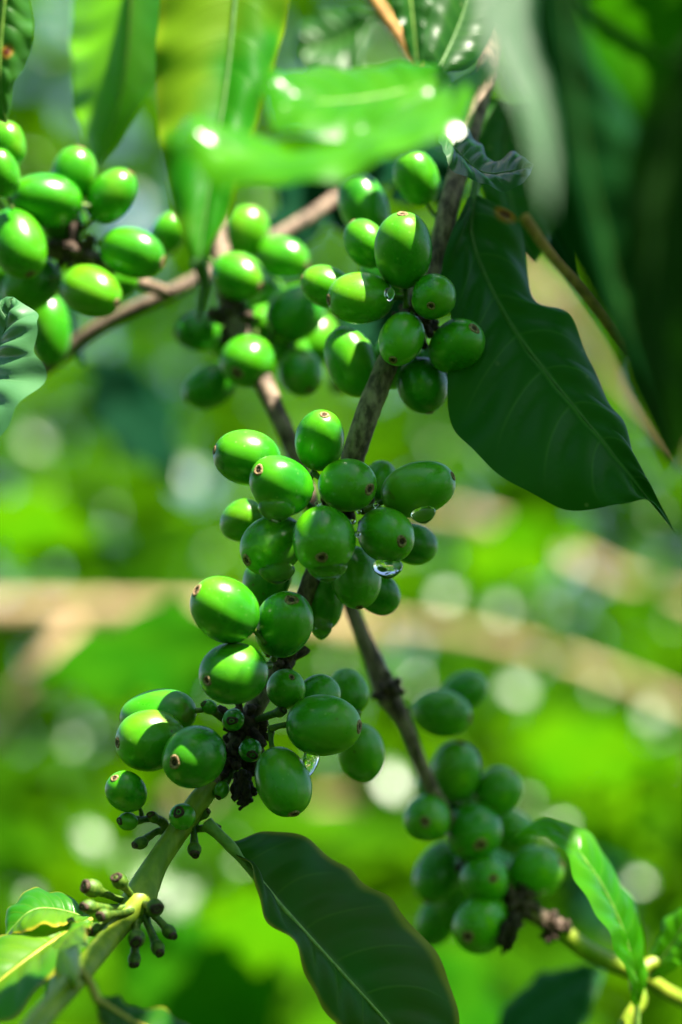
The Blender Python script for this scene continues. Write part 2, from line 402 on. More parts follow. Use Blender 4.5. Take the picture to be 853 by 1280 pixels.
# ------------------------------------------------------------------ leaves
def make_leaf(name, label, mid, left, right, mat, dzm=0, bulge=1.5, quilt=0.5, nq=8, wave=0.8, vein_mat=M_VEIN, vr=0.55,
              petiole=None, cat='leaf', group=None, seed=0, NL=72, NW=11, drip=None):
    """mid/left/right: (px, py, dz mm) from base to tip; heights in mm"""
    C = np.array([P(*p) if len(p) == 3 else P(*p, dzm) for p in mid])
    A = np.array([P(*p) if len(p) == 3 else P(*p, dzm) for p in left])
    B = np.array([P(*p) if len(p) == 3 else P(*p, dzm) for p in right])
    C, A, B = spline(C, NL), spline(A, NL), spline(B, NL)
    rs = np.random.default_rng(seed + 3)
    p1, p2 = rs.uniform(0, 6, 2)
    t = np.linspace(0, 1, NL)
    acr = B - A
    tan = np.gradient(C, axis=0)
    nor = np.cross(acr, tan)
    nor /= np.linalg.norm(nor, axis=1)[:, None] + 1e-9
    camv = np.array(CAM) - C
    if (nor * camv).sum() < 0: nor = -nor
    # smooth the normals
    for _ in range(6):
        nor[1:-1] = (nor[:-2] + 2 * nor[1:-1] + nor[2:]) / 4
    nor /= np.linalg.norm(nor, axis=1)[:, None] + 1e-9
    vs, uvs, fs = [], [], []
    W = 2 * NW + 1
    mm = 0.001
    for i in range(NL):
        wid = min(1.0, np.linalg.norm(acr[i]) / 0.012)
        for j in range(-NW, NW + 1):
            s = abs(j) / NW
            E = A[i] if j < 0 else B[i]
            p = C[i] * (1 - s) + E * s
            hb = bulge * math.sin(math.pi * min(s, 1) * 0.9)
            ph = t[i] * nq - (s ** 1.4) * 1.1 + (0.18 if j < 0 else 0)
            q = quilt * (abs(math.sin(math.pi * ph)) ** 0.8) * math.sin(math.pi * min(1, s * 0.93 + 0.05))
            wv = wave * s ** 2.2 * (math.sin(t[i] * 2 * math.pi * 3.3 + p1 + (2 if j < 0 else 0)) + 0.5 * math.sin(t[i] * 2 * math.pi * 6.7 + p2))
            vs.append(p + nor[i] * (hb + q + wv) * mm * wid)
            uvs.append((0.5 + 0.5 * j / NW, t[i]))
    for i in range(NL - 1):
        for j in range(W - 1):
            a = i * W + j
            fs.append((a, a + 1, a + W + 1, a + W))
    base = Vector(C[0])
    root = empty(name, base, label, cat, group)
    m = MB(); m.add(vs, fs, uvs); m.build('blade', mat, root)
    if vein_mat:
        m = MB()
        idx = np.linspace(0, NL - 2, 9).astype(int)
        tube(m, [C[i] + nor[i] * 0.00015 for i in idx], [max(0.00012, vr * mm * (1 - 0.88 * t[i])) for i in idx], 8, 40)
        m.build('midrib', vein_mat, root)
    if petiole:
        m = MB()
        pts = [P(*p) for p in petiole] + [Vector(C[0]), Vector(C[3])]
        tube(m, pts, [vr * mm * 1.7] + [vr * mm * 1.3] * (len(pts) - 2) + [vr * mm * 0.9], 10)
        m.build('petiole', vein_mat or M_VEIN, root)
    if drip:
        m = MB()
        pts = [Vector(C[-2])] + [P(*p) for p in drip]
        tube(m, pts, np.linspace(0.0016, 0.0007, len(pts)), 8)
        m.build('drip_tip', vein_mat or M_VEIN, root)
    return root

# the sharp, dark leaf right of the fruit
make_leaf('coffee_leaf', 'broad dark green leaf with brown spot, hanging beside the upper fruit cluster',
    [(592, 246, 30), (592, 310, 24), (640, 408, 18), (700, 487, 10), (762, 562, 3), (810, 624, 0), (843, 664, -4)],
    [(582, 250, 28), (556, 320, 20), (561, 420, 14), (561, 508, 6), (590, 568, 0), (645, 610, -3), (715, 634, -4), (775, 634, -3), (812, 627, -3), (843, 664, -4)],
    [(600, 246, 30), (634, 268, 30), (658, 318, 28), (667, 370, 25), (703, 393, 22), (738, 448, 17), (766, 512, 12), (798, 578, 4), (843, 664, -4)],
    L_SPOT, bulge=1.4, quilt=1.9, nq=9, wave=1.5, vein_mat=M_VEIN_DIM, vr=0.7, petiole=[(600, 205, 34)], seed=1)
# lower leaf below the green shoot
make_leaf('coffee_leaf', 'dark underside of a large leaf with pale midrib, below the lowest fruit',
    [(290, 1060, -4), (340, 1122, -6), (400, 1188, -8), (452, 1244, -9), (500, 1298, -10), (535, 1352, -8)],
    [(291, 1066, -4), (322, 1105, -12), (332, 1150, -16), (368, 1188, -18), (394, 1240, -18), (412, 1275, -17), (450, 1325, -13), (535, 1352, -8)],
    [(291, 1052, -4), (335, 1042, 6), (390, 1052, 8), (432, 1082, 8), (450, 1106, 8), (482, 1122, 8), (500, 1144, 7), (532, 1168, 6), (552, 1208, 4), (572, 1275, 0), (568, 1320, -4), (535, 1352, -8)],
    L_UNDER, bulge=0.8, quilt=1.3, nq=7, wave=1.0, vein_mat=M_VEIN, vr=1.0, petiole=[(258, 1030, -2), (272, 1042, -3)], seed=2)
# near blurred leaves top right
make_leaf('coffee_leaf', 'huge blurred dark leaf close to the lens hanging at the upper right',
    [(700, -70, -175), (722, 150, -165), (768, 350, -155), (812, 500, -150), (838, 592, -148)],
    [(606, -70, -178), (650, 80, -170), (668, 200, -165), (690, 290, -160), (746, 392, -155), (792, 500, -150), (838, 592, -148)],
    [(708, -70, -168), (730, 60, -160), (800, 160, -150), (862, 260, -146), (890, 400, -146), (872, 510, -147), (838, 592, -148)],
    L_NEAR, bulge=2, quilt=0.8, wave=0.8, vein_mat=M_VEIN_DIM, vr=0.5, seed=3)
make_leaf('coffee_leaf', 'pale glossy leaf seen along its curled edge, in front of the dark blurred leaf',
    [(622, -80, -180), (640, 40, -192), (668, 140, -202), (682, 215, -210), (686, 275, -216)],
    [(578, -80, -183), (602, 40, -195), (646, 130, -204), (672, 210, -211), (686, 275, -216)],
    [(664, -80, -177), (664, 40, -189), (688, 140, -200), (692, 215, -209), (686, 275, -216)],
    L_PALE, bulge=0.8, quilt=0.3, wave=0.3, vein_mat=None, seed=4)
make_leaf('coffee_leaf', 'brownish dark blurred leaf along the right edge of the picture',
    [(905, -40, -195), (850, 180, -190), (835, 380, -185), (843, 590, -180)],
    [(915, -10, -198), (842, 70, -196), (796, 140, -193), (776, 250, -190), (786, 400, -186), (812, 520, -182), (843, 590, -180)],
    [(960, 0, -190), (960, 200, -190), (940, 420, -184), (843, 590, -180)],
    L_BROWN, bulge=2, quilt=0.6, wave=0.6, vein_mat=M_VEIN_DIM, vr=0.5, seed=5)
make_leaf('coffee_leaf', 'blurred bright green leaf in the upper right corner behind the dark ones',
    [(690, -40, -120), (760, 30, -122), (830, 70, -126), (910, 120, -130)],
    [(690, -60, -120), (770, -60, -124), (850, -40, -128), (910, 120, -130)],
    [(690, -20, -120), (715, 120, -128), (800, 190, -130), (910, 120, -130)],
    L_BGDEEP, bulge=1.5, quilt=0.5, vein_mat=M_VEIN, seed=6)
# top left leaves
make_leaf('coffee_leaf', 'yellowing leaf hanging at the top with a thin curled yellow tip',
    [(300, -70, -50), (284, 100, -60), (264, 220, -70), (248, 332, -78)],
    [(205, -70, -46), (195, 100, -56), (206, 210, -66), (226, 290, -74), (248, 332, -78)],
    [(378, -70, -46), (350, 60, -54), (322, 150, -62), (288, 262, -72), (248, 332, -78)],
    L_YELLOW, bulge=2, quilt=0.35, wave=1, vein_mat=M_VEIN_DIM, seed=7, drip=[(256, 352, -74), (253, 375, -73), (249, 400, -73)])
make_leaf('coffee_leaf', 'bright sunlit curled leaf, the lower of two across the top centre, wet and glossy',
    [(622, 92, -106), (545, 146, -112), (440, 190, -116), (330, 205, -118), (216, 178, -116)],
    [(616, 84, -98), (525, 150, -96), (430, 186, -94), (330, 190, -94), (245, 160, -102), (216, 178, -116)],
    [(626, 104, -114), (550, 182, -126), (450, 216, -132), (350, 240, -132), (258, 226, -126), (216, 178, -116)],
    L_LIT, bulge=3.0, quilt=0.6, wave=1.0, vein_mat=M_VEIN, seed=8)
make_leaf('coffee_leaf', 'upper of the two sunlit curled leaves at top centre, with white wet highlights',
    [(560, 100, -88), (480, 120, -92), (400, 128, -96), (322, 116, -98)],
    [(556, 92, -82), (480, 88, -72), (400, 94, -74), (335, 96, -84), (322, 116, -98)],
    [(566, 118, -94), (490, 166, -106), (425, 180, -112), (350, 166, -112), (322, 116, -98)],
    L_BRIGHT, bulge=2.5, quilt=0.5, wave=0.8, vein_mat=M_VEIN, seed=9)
make_leaf('coffee_leaf', 'folded blurred leaf hanging at the top left with bright centre and dark sides',
    [(166, -70, 78), (160, 60, 84), (146, 140, 88), (122, 212, 92)],
    [(92, -70, 112), (90, 80, 110), (100, 155, 102), (122, 212, 92)],
    [(236, -70, 106), (216, 50, 104), (180, 130, 98), (122, 212, 92)],
    L_BRIGHT, bulge=1.5, quilt=0.2, vein_mat=M_VEIN, seed=10)
make_leaf('coffee_leaf', 'leaf with an orange-brown rust spot in the top left corner',
    [(10, -50, -40), (2, 40, -40), (0, 100, -40), (8, 155, -38)],
    [(-60, -50, -36), (-75, 40, -36), (-40, 110, -38), (8, 155, -38)],
    [(26, -50, -36), (42, 36, -36), (32, 80, -37), (18, 104, -38), (14, 130, -38), (8, 155, -38)],
    L_RUST, bulge=1.5, quilt=0.5, seed=11)
make_leaf('coffee_leaf', 'grey-green glossy wavy leaf cut off by the left edge',
    [(-85, 545, 8), (-30, 475, 4), (4, 420, 0), (17, 371, 0)],
    [(-88, 520, 22), (-55, 430, 22), (-20, 392, 14), (4, 375, 6), (17, 371, 0)],
    [(-80, 570, 0), (-45, 585, -14), (0, 549, -22), (36, 506, -20), (54, 460, -17), (44, 438, -13), (58, 412, -10), (42, 390, -5), (17, 371, 0)],
    L_SILV, bulge=1.4, quilt=1.8, nq=10, wave=1.4, vein_mat=M_VEIN_DIM, vr=0.4, seed=12)
make_leaf('coffee_leaf', 'small twisted shiny blue-green leaf above the upper fruit cluster',
    [(552, 164, 10), (574, 192, 6), (604, 216, 4), (640, 214, 4), (668, 206, 8)],
    [(552, 160, 14), (580, 154, 18), (598, 182, 16), (620, 202, 12), (646, 192, 14), (668, 206, 8)],
    [(548, 168, 8), (558, 202, -2), (592, 228, -4), (628, 238, -2), (655, 230, 2), (668, 206, 8)],
    L_GREY, bulge=0.8, quilt=0.5, wave=0.5, vein_mat=M_VEIN_DIM, vr=0.35, seed=13)
make_leaf('coffee_leaf', 'dark pointed leaf hanging from the top edge beside the orange dry stalk',
    [(505, -60, 60), (515, 20, 56), (523, 92, 52)],
    [(460, -60, 54), (490, 10, 52), (507, 55, 52), (523, 92, 52)],
    [(545, -60, 62), (542, 10, 58), (534, 55, 54), (523, 92, 52)],
    L_DARK, quilt=0.2, vein_mat=M_VEIN, seed=14)
make_leaf('coffee_leaf', 'dusky grey-green leaf at the top edge behind the pale curled one',
    [(548, 88, 34), (570, 40, 40), (592, -20, 46), (610, -70, 50)],
    [(546, 90, 34), (528, 70, 34), (536, 20, 38), (560, -40, 44), (610, -70, 50)],
    [(552, 92, 34), (590, 84, 38), (622, 30, 44), (640, -30, 48), (610, -70, 50)],
    L_DARK, quilt=0.2, wave=0.3, vein_mat=M_VEIN_DIM, seed=15)
make_leaf('coffee_leaf', 'very blurred dark leaf at the top between the yellowing leaf and the dry stalk',
    [(470, 20, 140), (420, 55, 140), (366, 62, 140)],
    [(468, 14, 140), (420, 14, 145), (380, 28, 145), (366, 62, 140)],
    [(470, 30, 140), (440, 100, 132), (392, 104, 132), (366, 62, 140)],
    L_DARK, vein_mat=None, seed=16)
make_leaf('coffee_leaf', 'shaded leaf behind the hanging fruit at top centre right, dark and blurred',
    [(640, 130, 60), (630, 190, 58), (640, 260, 56), (668, 330, 56)],
    [(600, 120, 60), (590, 190, 56), (610, 260, 54), (668, 330, 56)],
    [(690, 130, 60), (720, 200, 62), (700, 280, 60), (668, 330, 56)],
    L_DARK, vein_mat=M_VEIN_DIM, seed=17)
# bottom right
make_leaf('coffee_leaf', 'sunlit narrow leaf arching over with hooked tip at the lower right',
    [(797, 1256, 44), (786, 1190, 38), (764, 1130, 34), (736, 1082, 32), (702, 1046, 34), (668, 1034, 38), (641, 1048, 40)],
    [(801, 1256, 40), (806, 1195, 46), (792, 1135, 46), (762, 1080, 44), (722, 1036, 42), (680, 1026, 42), (641, 1048, 40)],
    [(792, 1258, 40), (772, 1190, 24), (742, 1145, 20), (722, 1100, 20), (698, 1062, 26), (670, 1043, 36), (641, 1048, 40)],
    L_BRIGHT, bulge=1.0, quilt=0.8, wave=0.7, vein_mat=M_VEIN, vr=0.5, petiole=[(796, 1285, 44)], seed=18)
make_leaf('coffee_leaf', 'small green leaf cut off by the right edge near the bottom',
    [(812, 1222, 56), (836, 1190, 54), (862, 1150, 52), (900, 1110, 50)],
    [(810, 1222, 56), (822, 1176, 58), (846, 1140, 58), (900, 1110, 50)],
    [(816, 1226, 56), (860, 1205, 48), (890, 1170, 46), (900, 1110, 50)],
    L_BRIGHT, vein_mat=M_VEIN, seed=19)
make_leaf('coffee_leaf', 'blurred dark leaf low down below the sunlit arching leaf',
    [(752, 1212, 130), (700, 1240, 130), (650, 1275, 130), (600, 1330, 130)],
    [(750, 1208, 130), (700, 1212, 138), (645, 1245, 138), (600, 1330, 130)],
    [(756, 1216, 130), (740, 1265, 120), (690, 1320, 120), (600, 1330, 130)],
    L_DUSK, vein_mat=None, seed=20)
# bottom left
make_leaf('coffee_leaf', 'small leaf with yellow rim standing at the lower left, upper of the pair',
    [(112, 1150, -10), (72, 1138, -14), (38, 1140, -18), (6, 1172, -20)],
    [(110, 1144, -8), (76, 1118, -6), (38, 1114, -8), (12, 1138, -14), (6, 1172, -20)],
    [(112, 1154, -12), (72, 1158, -24), (36, 1164, -26), (6, 1172, -20)],
    L_MARGIN, bulge=0.8, quilt=0.4, wave=0.5, vein_mat=M_VEIN, vr=0.4, seed=21)
make_leaf('coffee_leaf', 'yellow-green leaf folded downward at the lower left edge, lower of the pair',
    [(114, 1150, -12), (66, 1178, -26), (16, 1214, -34), (-50, 1268, -40)],
    [(112, 1146, -12), (62, 1150, -18), (14, 1168, -22), (-30, 1202, -30), (-50, 1268, -40)],
    [(116, 1154, -14), (96, 1184, -36), (60, 1226, -46), (14, 1276, -50), (-50, 1268, -40)],
    L_MARGIN, bulge=1.0, quilt=0.5, wave=0.6, vein_mat=M_VEIN_YEL, vr=0.6, seed=22)
make_leaf('coffee_leaf', 'shaded leaf with thin yellow midrib at the bottom edge under the green shoot',
    [(122, 1250, -62), (165, 1278, -60), (230, 1306, -56), (300, 1352, -54)],
    [(122, 1244, -62), (170, 1258, -52), (240, 1282, -48), (300, 1352, -54)],
    [(120, 1256, -62), (140, 1310, -70), (220, 1360, -66), (300, 1352, -54)],
    L_UNDER, bulge=0.8, vein_mat=M_VEIN_YEL, vr=0.7, petiole=[(98, 1214, -58), (112, 1228, -60)], seed=23)
make_leaf('coffee_leaf', 'thin leaf seen edge on below the lower left node, with yellow edge',
    [(112, 1150, -30), (84, 1172, -34), (66, 1206, -38), (56, 1262, -42)],
    [(110, 1148, -30), (78, 1170, -30), (60, 1206, -34), (56, 1262, -42)],
    [(114, 1154, -30), (104, 1190, -60), (96, 1230, -64), (56, 1262, -42)],
    L_MARGIN, vein_mat=None, bulge=0.5, quilt=0.2, seed=24)

# ------------------------------------------------------------------ branches
def branch(name, label, pts, mat, part='stem', cat='branch', shoot=None, nodes=(), rough=0.02, group=None, node_mat=None):
    """pts: (px, py, dz, radius mm)"""
    root = empty(name, P(*pts[0][:3]), label, cat, group)
    m = MB(); tube(m, [P(*p[:3]) for p in pts], [p[3] / 1000 for p in pts], 18, 14 * len(pts), rough); m.build(part, mat, root)
    if shoot:
        m = MB(); tube(m, [P(*p[:3]) for p in shoot], [p[3] / 1000 for p in shoot], 18, 14 * len(shoot), 0.006); m.build('green_shoot', M_SHOOT, root)
    for (px, py, dz, r) in nodes:
        m = MB()
        c = P(px, py, dz)
        for k in range(26):
            d = Vector(RNG.normal(size=3)).normalized()
            ln = r / 1000 * RNG.uniform(0.9, 1.75)
            b = c + d * r / 1000 * 0.25
            e = c + d * ln
            rr = RNG.uniform(0.0006, 0.0011)
            tube(m, [b, (b + e) / 2 + Vector(RNG.normal(size=3)) * 0.0004, e], [rr * 1.3, rr, rr * RNG.uniform(0.8, 1.6)], 7, 6, 0.1)
        M = Matrix.Translation(c)
        lathe(m, [(r / 1000 * 0.75 * math.sin(math.pi * i / 8), -r / 1000 * 0.75 * math.cos(math.pi * i / 8)) for i in range(9)], 12, 1, M, 0.1, r)
        m.build('node', node_mat or M_BARK_DARK, root)
    return root

branch('coffee_branch', 'main brown fruiting branch with green tip running from top right to bottom left',
    [(650, -60, 70, 2.6), (600, 120, 48, 2.5), (566, 240, 30, 2.4), (545, 320, 24, 2.4), (500, 420, 18, 2.5), (470, 490, 12, 2.7), (445, 560, 10, 2.7),
     (420, 640, 14, 2.6), (384, 740, 13, 2.1), (352, 820, 10, 2.0), (316, 890, 8, 2.3), (282, 950, 5, 2.2), (262, 988, 2, 2.2)],
    M_BARK, shoot=[(268, 978, 3, 2.06), (250, 1000, 0, 2.49), (228, 1032, -2, 2.49), (198, 1076, -6, 2.58), (182, 1106, -9, 3.27), (172, 1128, -12, 3.61), (150, 1156, -18, 2.58),
           (118, 1196, -36, 2.41), (84, 1236, -56, 2.41), (50, 1275, -72, 2.41), (10, 1330, -90, 2.24)],
    nodes=[(520, 400, 16, 4), (432, 625, 12, 4.5), (356, 826, 9, 3.2), (306, 908, 6, 4.4), (292, 948, 4, 3.4)])
branch('coffee_branch', 'thin brown second branch passing behind the central cherries to the lower right',
    [(262, 240, 84, 2.6), (280, 340, 76, 2.8), (296, 400, 70, 3.0), (345, 512, 60, 2.3), (368, 565, 58, 2.2), (400, 660, 58, 2.0), (440, 762, 58, 1.8), (466, 822, 58, 2.2), (484, 866, 58, 3.0),
     (506, 905, 58, 1.9), (532, 968, 60, 1.8), (570, 1040, 64, 1.9), (640, 1122, 64, 2.0), (700, 1162, 64, 2.4)],
    M_BARK, shoot=[(698, 1160, 64, 2.3), (730, 1186, 64, 2.4), (770, 1206, 66, 2.2), (805, 1222, 68, 1.9), (840, 1244, 72, 1.9), (900, 1270, 78, 1.8)],
    nodes=[(294, 398, 70, 4.0), (484, 866, 56, 3), (652, 1130, 62, 3.4), (692, 1160, 63, 2.6), (600, 1080, 66, 3.5)])
branch('coffee_branch', 'blurred pinkish brown branch slanting up behind the left fruit clusters',
    [(-80, 520, 119, 2.0), (40, 470, 113, 2.0), (120, 412, 107, 2.0), (212, 366, 103, 2.0), (300, 320, 115, 1.8), (400, 262, 135, 1.8), (470, 205, 150, 1.7), (560, 120, 175, 1.6)],
    M_BARK)
branch('coffee_branch', 'short brown twig carrying the upper left cherries',
    [(-70, 280, 62, 2.6), (20, 302, 60, 2.4), (80, 314, 58, 2.4), (120, 326, 60, 2.0), (150, 344, 66, 1.7), (212, 366, 86, 1.6)],
    M_BARK, nodes=[(92, 314, 57, 4.2)])
branch('dry_stalk', 'orange brown dry stalk at the top edge beside the dark pointed leaf',
    [(440, -40, 96, 1.8), (478, 15, 94, 1.8), (508, 58, 90, 1.6), (524, 92, 86, 1.2)], M_DRY, cat='stalk')
branch('leaf_stalk', 'thin yellowish stalk crossing behind the large dark blurred leaf',
    [(655, 270, 50, 1.3), (690, 318, 48, 1.3), (735, 368, 44, 1.4), (790, 440, 40, 1.2)], M_DRY, cat='stalk')
branch('green_twig', 'pale green knobbly twig in the lower right corner',
    [(880, 1190, 60, 1.4), (845, 1200, 58, 1.5), (812, 1206, 55, 1.7), (796, 1226, 52, 1.7), (800, 1252, 50, 1.9), (786, 1275, 48, 1.7), (770, 1310, 46, 1.6)], M_SHOOT, cat='twig')

# ------------------------------------------------------------------ cherries
def cherry_meshes(seed):
    R = 0.0075; H = 0.0088
    prof = [(0.0, -H)]
    nn = 34
    for i in range(1, nn):
        th = -math.pi / 2 + math.pi * i / nn
        c, s = math.cos(th), math.sin(th)
        r = R * (abs(c) ** 0.92)
        z = H * math.copysign(abs(s) ** 1.0, s)
        r *= 1 + 0.03 * s * (1 if seed % 2 else -1)
        if s > 0.985: z -= (s - 0.985) * 0.02
        prof.append((r, z))
    prof.append((0.0, H - 0.0003))
    b = MB()
    vs, fs, uvs = [], [], []
    lathe(b, prof, 48, 0.93 + 0.02 * (seed % 3), None, 0.010 + 0.004 * (seed % 3), seed)
    # the shallow seam between the two bean halves
    out = []
    for (x, y, z) in b.v:
        a = math.atan2(y, x)
        d = math.exp(-((abs(a) - math.pi / 2) / 0.16) ** 2) * 0.00016 * (1 - (z / H) ** 2)
        rr = math.hypot(x, y) or 1
        k = 1 - d / rr if rr > 0.001 else 1
        out.append((x * k, y * k, z))
    rg = np.random.default_rng(seed + 50)
    dents = [(rg.normal(size=3), rg.uniform(-0.00035, 0.00022)) for _ in range(7)]
    o2 = []
    for (x, y, z) in out:
        v = np.array([x / R, y / R, z / H]); v /= np.linalg.norm(v) + 1e-9
        k = sum(a * math.exp(-((1 - v.dot(dv / np.linalg.norm(dv))) / 0.16)) for dv, a in dents) * (1 - abs(v[2]) ** 6)
        o2.append((x + v[0] * k, y + v[1] * k, z + v[2] * k))
    b.v = o2
    ring = MB()
    zt = H
    pr = [(0.00165, zt - 0.00042), (0.0016, zt - 0.0001), (0.00135, zt + 0.00012), (0.0010, zt + 0.00010), (0.00078, zt - 0.00012)]
    lathe(ring, [(a * (0.85 + 0.08 * (seed % 4)), c) for a, c in pr], 22, 0.86 + 0.04 * (seed % 4), None, 0.09, seed + 1)
    pit = MB()
    lathe(pit, [(0.00080, zt - 0.00006), (0.0005, zt - 0.00022), (0.00026, zt - 0.00010), (0.0, zt + 0.00012)], 14, 1, None, 0.04, seed)
    st = MB()
    tube(st, [Vector((0, 0, -H + 0.0004)), Vector((0.0004, 0.0002, -H - 0.0022)), Vector((0.0012, 0.0006, -H - 0.0045))], [0.0008, 0.0007, 0.0010], 8, 8)
    return b.mesh('fruit'), ring.mesh('navel_ring'), pit.mesh('navel_pit'), st.mesh('stalk')

CH = [cherry_meshes(s) for s in range(9)]
NCH = [0]
def cherry(cx, cy, dz, L, Wd, ax, ay, az, label, group, name='coffee_cherry', cat='coffee cherry'):
    """L, Wd: full length and width in photo pixels; axis points to the navel (right, up, to camera)"""
    i = NCH[0]; NCH[0] += 1
    fr, ri, pi_, stk = CH[i % 9]
    f = (D + dz / 1000) / D
    root = empty(name, P(cx, cy, dz), label, cat, group)
    root.rotation_mode = 'QUATERNION'
    q = VEC(ax, ay, az).normalized().to_track_quat('Z', 'Y')
    root.rotation_quaternion = q @ Matrix.Rotation((i * 2.399) % 6.28, 4, 'Z').to_quaternion()
    sw = Wd * K * f / 0.0150
    sl = L * K * f / 0.0176
    root.scale = (sw, sw, sl)
    for nm, me, mt in (('fruit', fr, M_CHERRY), ('navel_ring', ri, M_SCAR), ('navel_pit', pi_, M_PIT), ('stalk', stk, M_STALK)):
        o = link(nm, me, mt)
        if nm == 'navel_pit': o.parent = ringo
        else: o.parent = root
        if nm == 'navel_ring': ringo = o
    return root

G1 = 'cherries of the central cluster'
for a in [
    (309, 572, 1, 86, 76, -0.95, 0.22, 0.22, 'lime green cherry at the left end of the central cluster, tip pointing left'),
    (400, 551, -1, 84, 64, 0.13, 0.75, 0.62, 'upright cherry at the top of the central cluster between the two branches'),
    (351, 606, -9, 88, 76, -0.62, 0.42, 0.66, 'brightest sunlit cherry of the central cluster with its brown navel on the left'),
    (434, 606, -7, 78, 68, 0.72, -0.15, 0.66, 'cherry right of the brightest one, half in shade with navel at its right'),
    (523, 611, 0, 96, 74, 0.88, 0.32, 0.25, 'long dark green cherry at the right end of the central cluster, drop beneath'),
    (405, 674, -14, 92, 82, -0.05, -0.48, 0.85, 'front cherry of the central cluster, a slanting light patch above its dark navel'),
    (483, 669, -8, 94, 70, 0.40, -0.16, 0.90, 'dark shaded cherry right of the front one with brown navel facing the viewer'),
    (341, 681, -3, 88, 74, -0.70, -0.42, 0.5, 'shaded cherry under the brightest one with a clear drop at its bottom'),
    (304, 651, 18, 64, 54, -0.5, -0.3, -0.5, 'blurred cherry peeping out behind the left side of the central cluster'),
    (445, 722, 6, 80, 68, 0.1, -0.8, 0.3, 'dark cherry without visible navel under the front cherries'),
    (517, 680, 20, 62, 52, 0.8, -0.2, -0.3, 'blurred cherry half hidden at the lower right of the central cluster'),
    (334, 727, 14, 76, 62, -0.3, -0.6, -0.2, 'dark cherry in shadow behind the drop, above the round lower pair'),
    (404, 752, 16, 72, 52, 0.0, -0.9, -0.2, 'narrow dark cherry hanging behind the branch with a drop at its tip'),
    (473, 742, 20, 60, 54, 0.5, -0.6, -0.2, 'shadowed cherry lowest at the right below the central cluster'),
    (476, 602, 18, 56, 44, 0.1, 0.7, -0.5, 'cherry almost hidden between the half shaded and the long cherry'),
]: cherry(*a, G1)
G2 = 'cherries of the lower cluster'
for a in [
    (281, 762, -17, 94, 80, -0.72, 0.52, 0.42, 'glossy sunlit cherry with navel at its upper left, top of the lower cluster'),
    (355, 781, -9, 92, 76, 0.22, 0.70, 0.66, 'plain green cherry with ringed navel on top, right of the glossy sunlit one'),
    (292, 842, -15, 90, 82, -0.70, -0.16, 0.68, 'half sunlit cherry with navel at left, below the glossy sunlit one'),
    (358, 861, -2, 54, 50, 0.25, 0.55, 0.7, 'small young cherry between the big ones of the lower cluster'),
    (397, 872, 6, 62, 54, 0.5, 0.5, -0.3, 'partly hidden cherry just behind the small young one'),
    (405, 907, -8, 96, 80, 0.92, 0.0, 0.36, 'big cherry at the right of the lower cluster with navel pointing right'),
    (354, 977, -9, 92, 70, 0.30, -0.82, 0.42, 'cherry hanging lowest in the lower cluster with its navel downward'),
    (198, 893, 4, 98, 66, -0.92, -0.1, -0.2, 'cherry behind the left pair, light on its left half and dark on the right'),
    (189, 926, -3, 90, 78, -0.90, -0.02, 0.40, 'bright cherry at the far left of the lower cluster, navel at left'),
    (242, 946, -12, 90, 80, -0.48, -0.08, 0.86, 'round cherry in front of the left pair with navel facing out'),
    (158, 990, -8, 58, 50, -0.45, 0.62, 0.55, 'small sunlit cherry on its own stalk at the far lower left'),
    (436, 864, 30, 62, 50, -0.2, 0.6, -0.4, 'blurred cherry behind the big right-pointing one, upper of two'),
    (452, 942, 26, 78, 62, 0.1, -0.6, -0.3, 'blurred cherry behind the big right-pointing one, lower of two'),
]: cherry(*a, G2)
G3 = 'cherries of the upper centre cluster'
for a in [
    (505, 313, 8, 98, 76, -0.05, 0.86, 0.42, 'largest cherry of the upper centre cluster, standing upright'),
    (458, 304, 24, 66, 54, -0.5, 0.7, -0.1, 'sun-edged cherry tucked behind the left of the upright largest one'),
    (451, 373, 10, 84, 70, -0.93, -0.05, 0.25, 'broad cherry lying sideways below the largest upright one'),
    (408, 358, 26, 66, 54, -0.9, 0.3, 0.1, 'sunlit cherry at the left end of the upper centre cluster'),
    (543, 370, 5, 62, 58, -0.15, -0.45, 0.85, 'small cherry with brown navel next to the dark spotted leaf'),
    (502, 424, 6, 74, 60, -0.25, -0.62, 0.5, 'egg shaped cherry in the middle of the upper centre cluster'),
    (571, 433, 10, 80, 66, 0.4, 0.4, 0.5, 'dull dark cherry in front of the spotted leaf'),
    (528, 482, 18, 72, 64, 0.2, -0.7, 0.1, 'dark shaded cherry lowest in the upper centre cluster'),
    (440, 452, 26, 92, 64, -0.35, 0.8, -0.1, 'long shadowy cherry left of the branch in the upper centre cluster'),
    (521, 222, 40, 72, 56, -0.3, 0.7, 0.1, 'dark cherry high up above the largest upright one'),
    (492, 452, 32, 70, 60, -0.2, -0.6, -0.2, 'shaded cherry behind the egg shaped one, mostly hidden'),
    (548, 462, 30, 66, 58, 0.3, -0.5, -0.2, 'shaded cherry wedged between the lowest and the dull dark one'),
    (480, 345, 34, 70, 60, -0.3, 0.3, -0.3, 'dark cherry filling the gap behind the largest upright one'),
    (455, 258, 60, 90, 62, -0.3, 0.8, -0.2, 'very dark blurred cherry in the shadow under the sunlit leaves'),
]: cherry(*a, G3)
G4 = 'cherries of the upper middle left cluster'
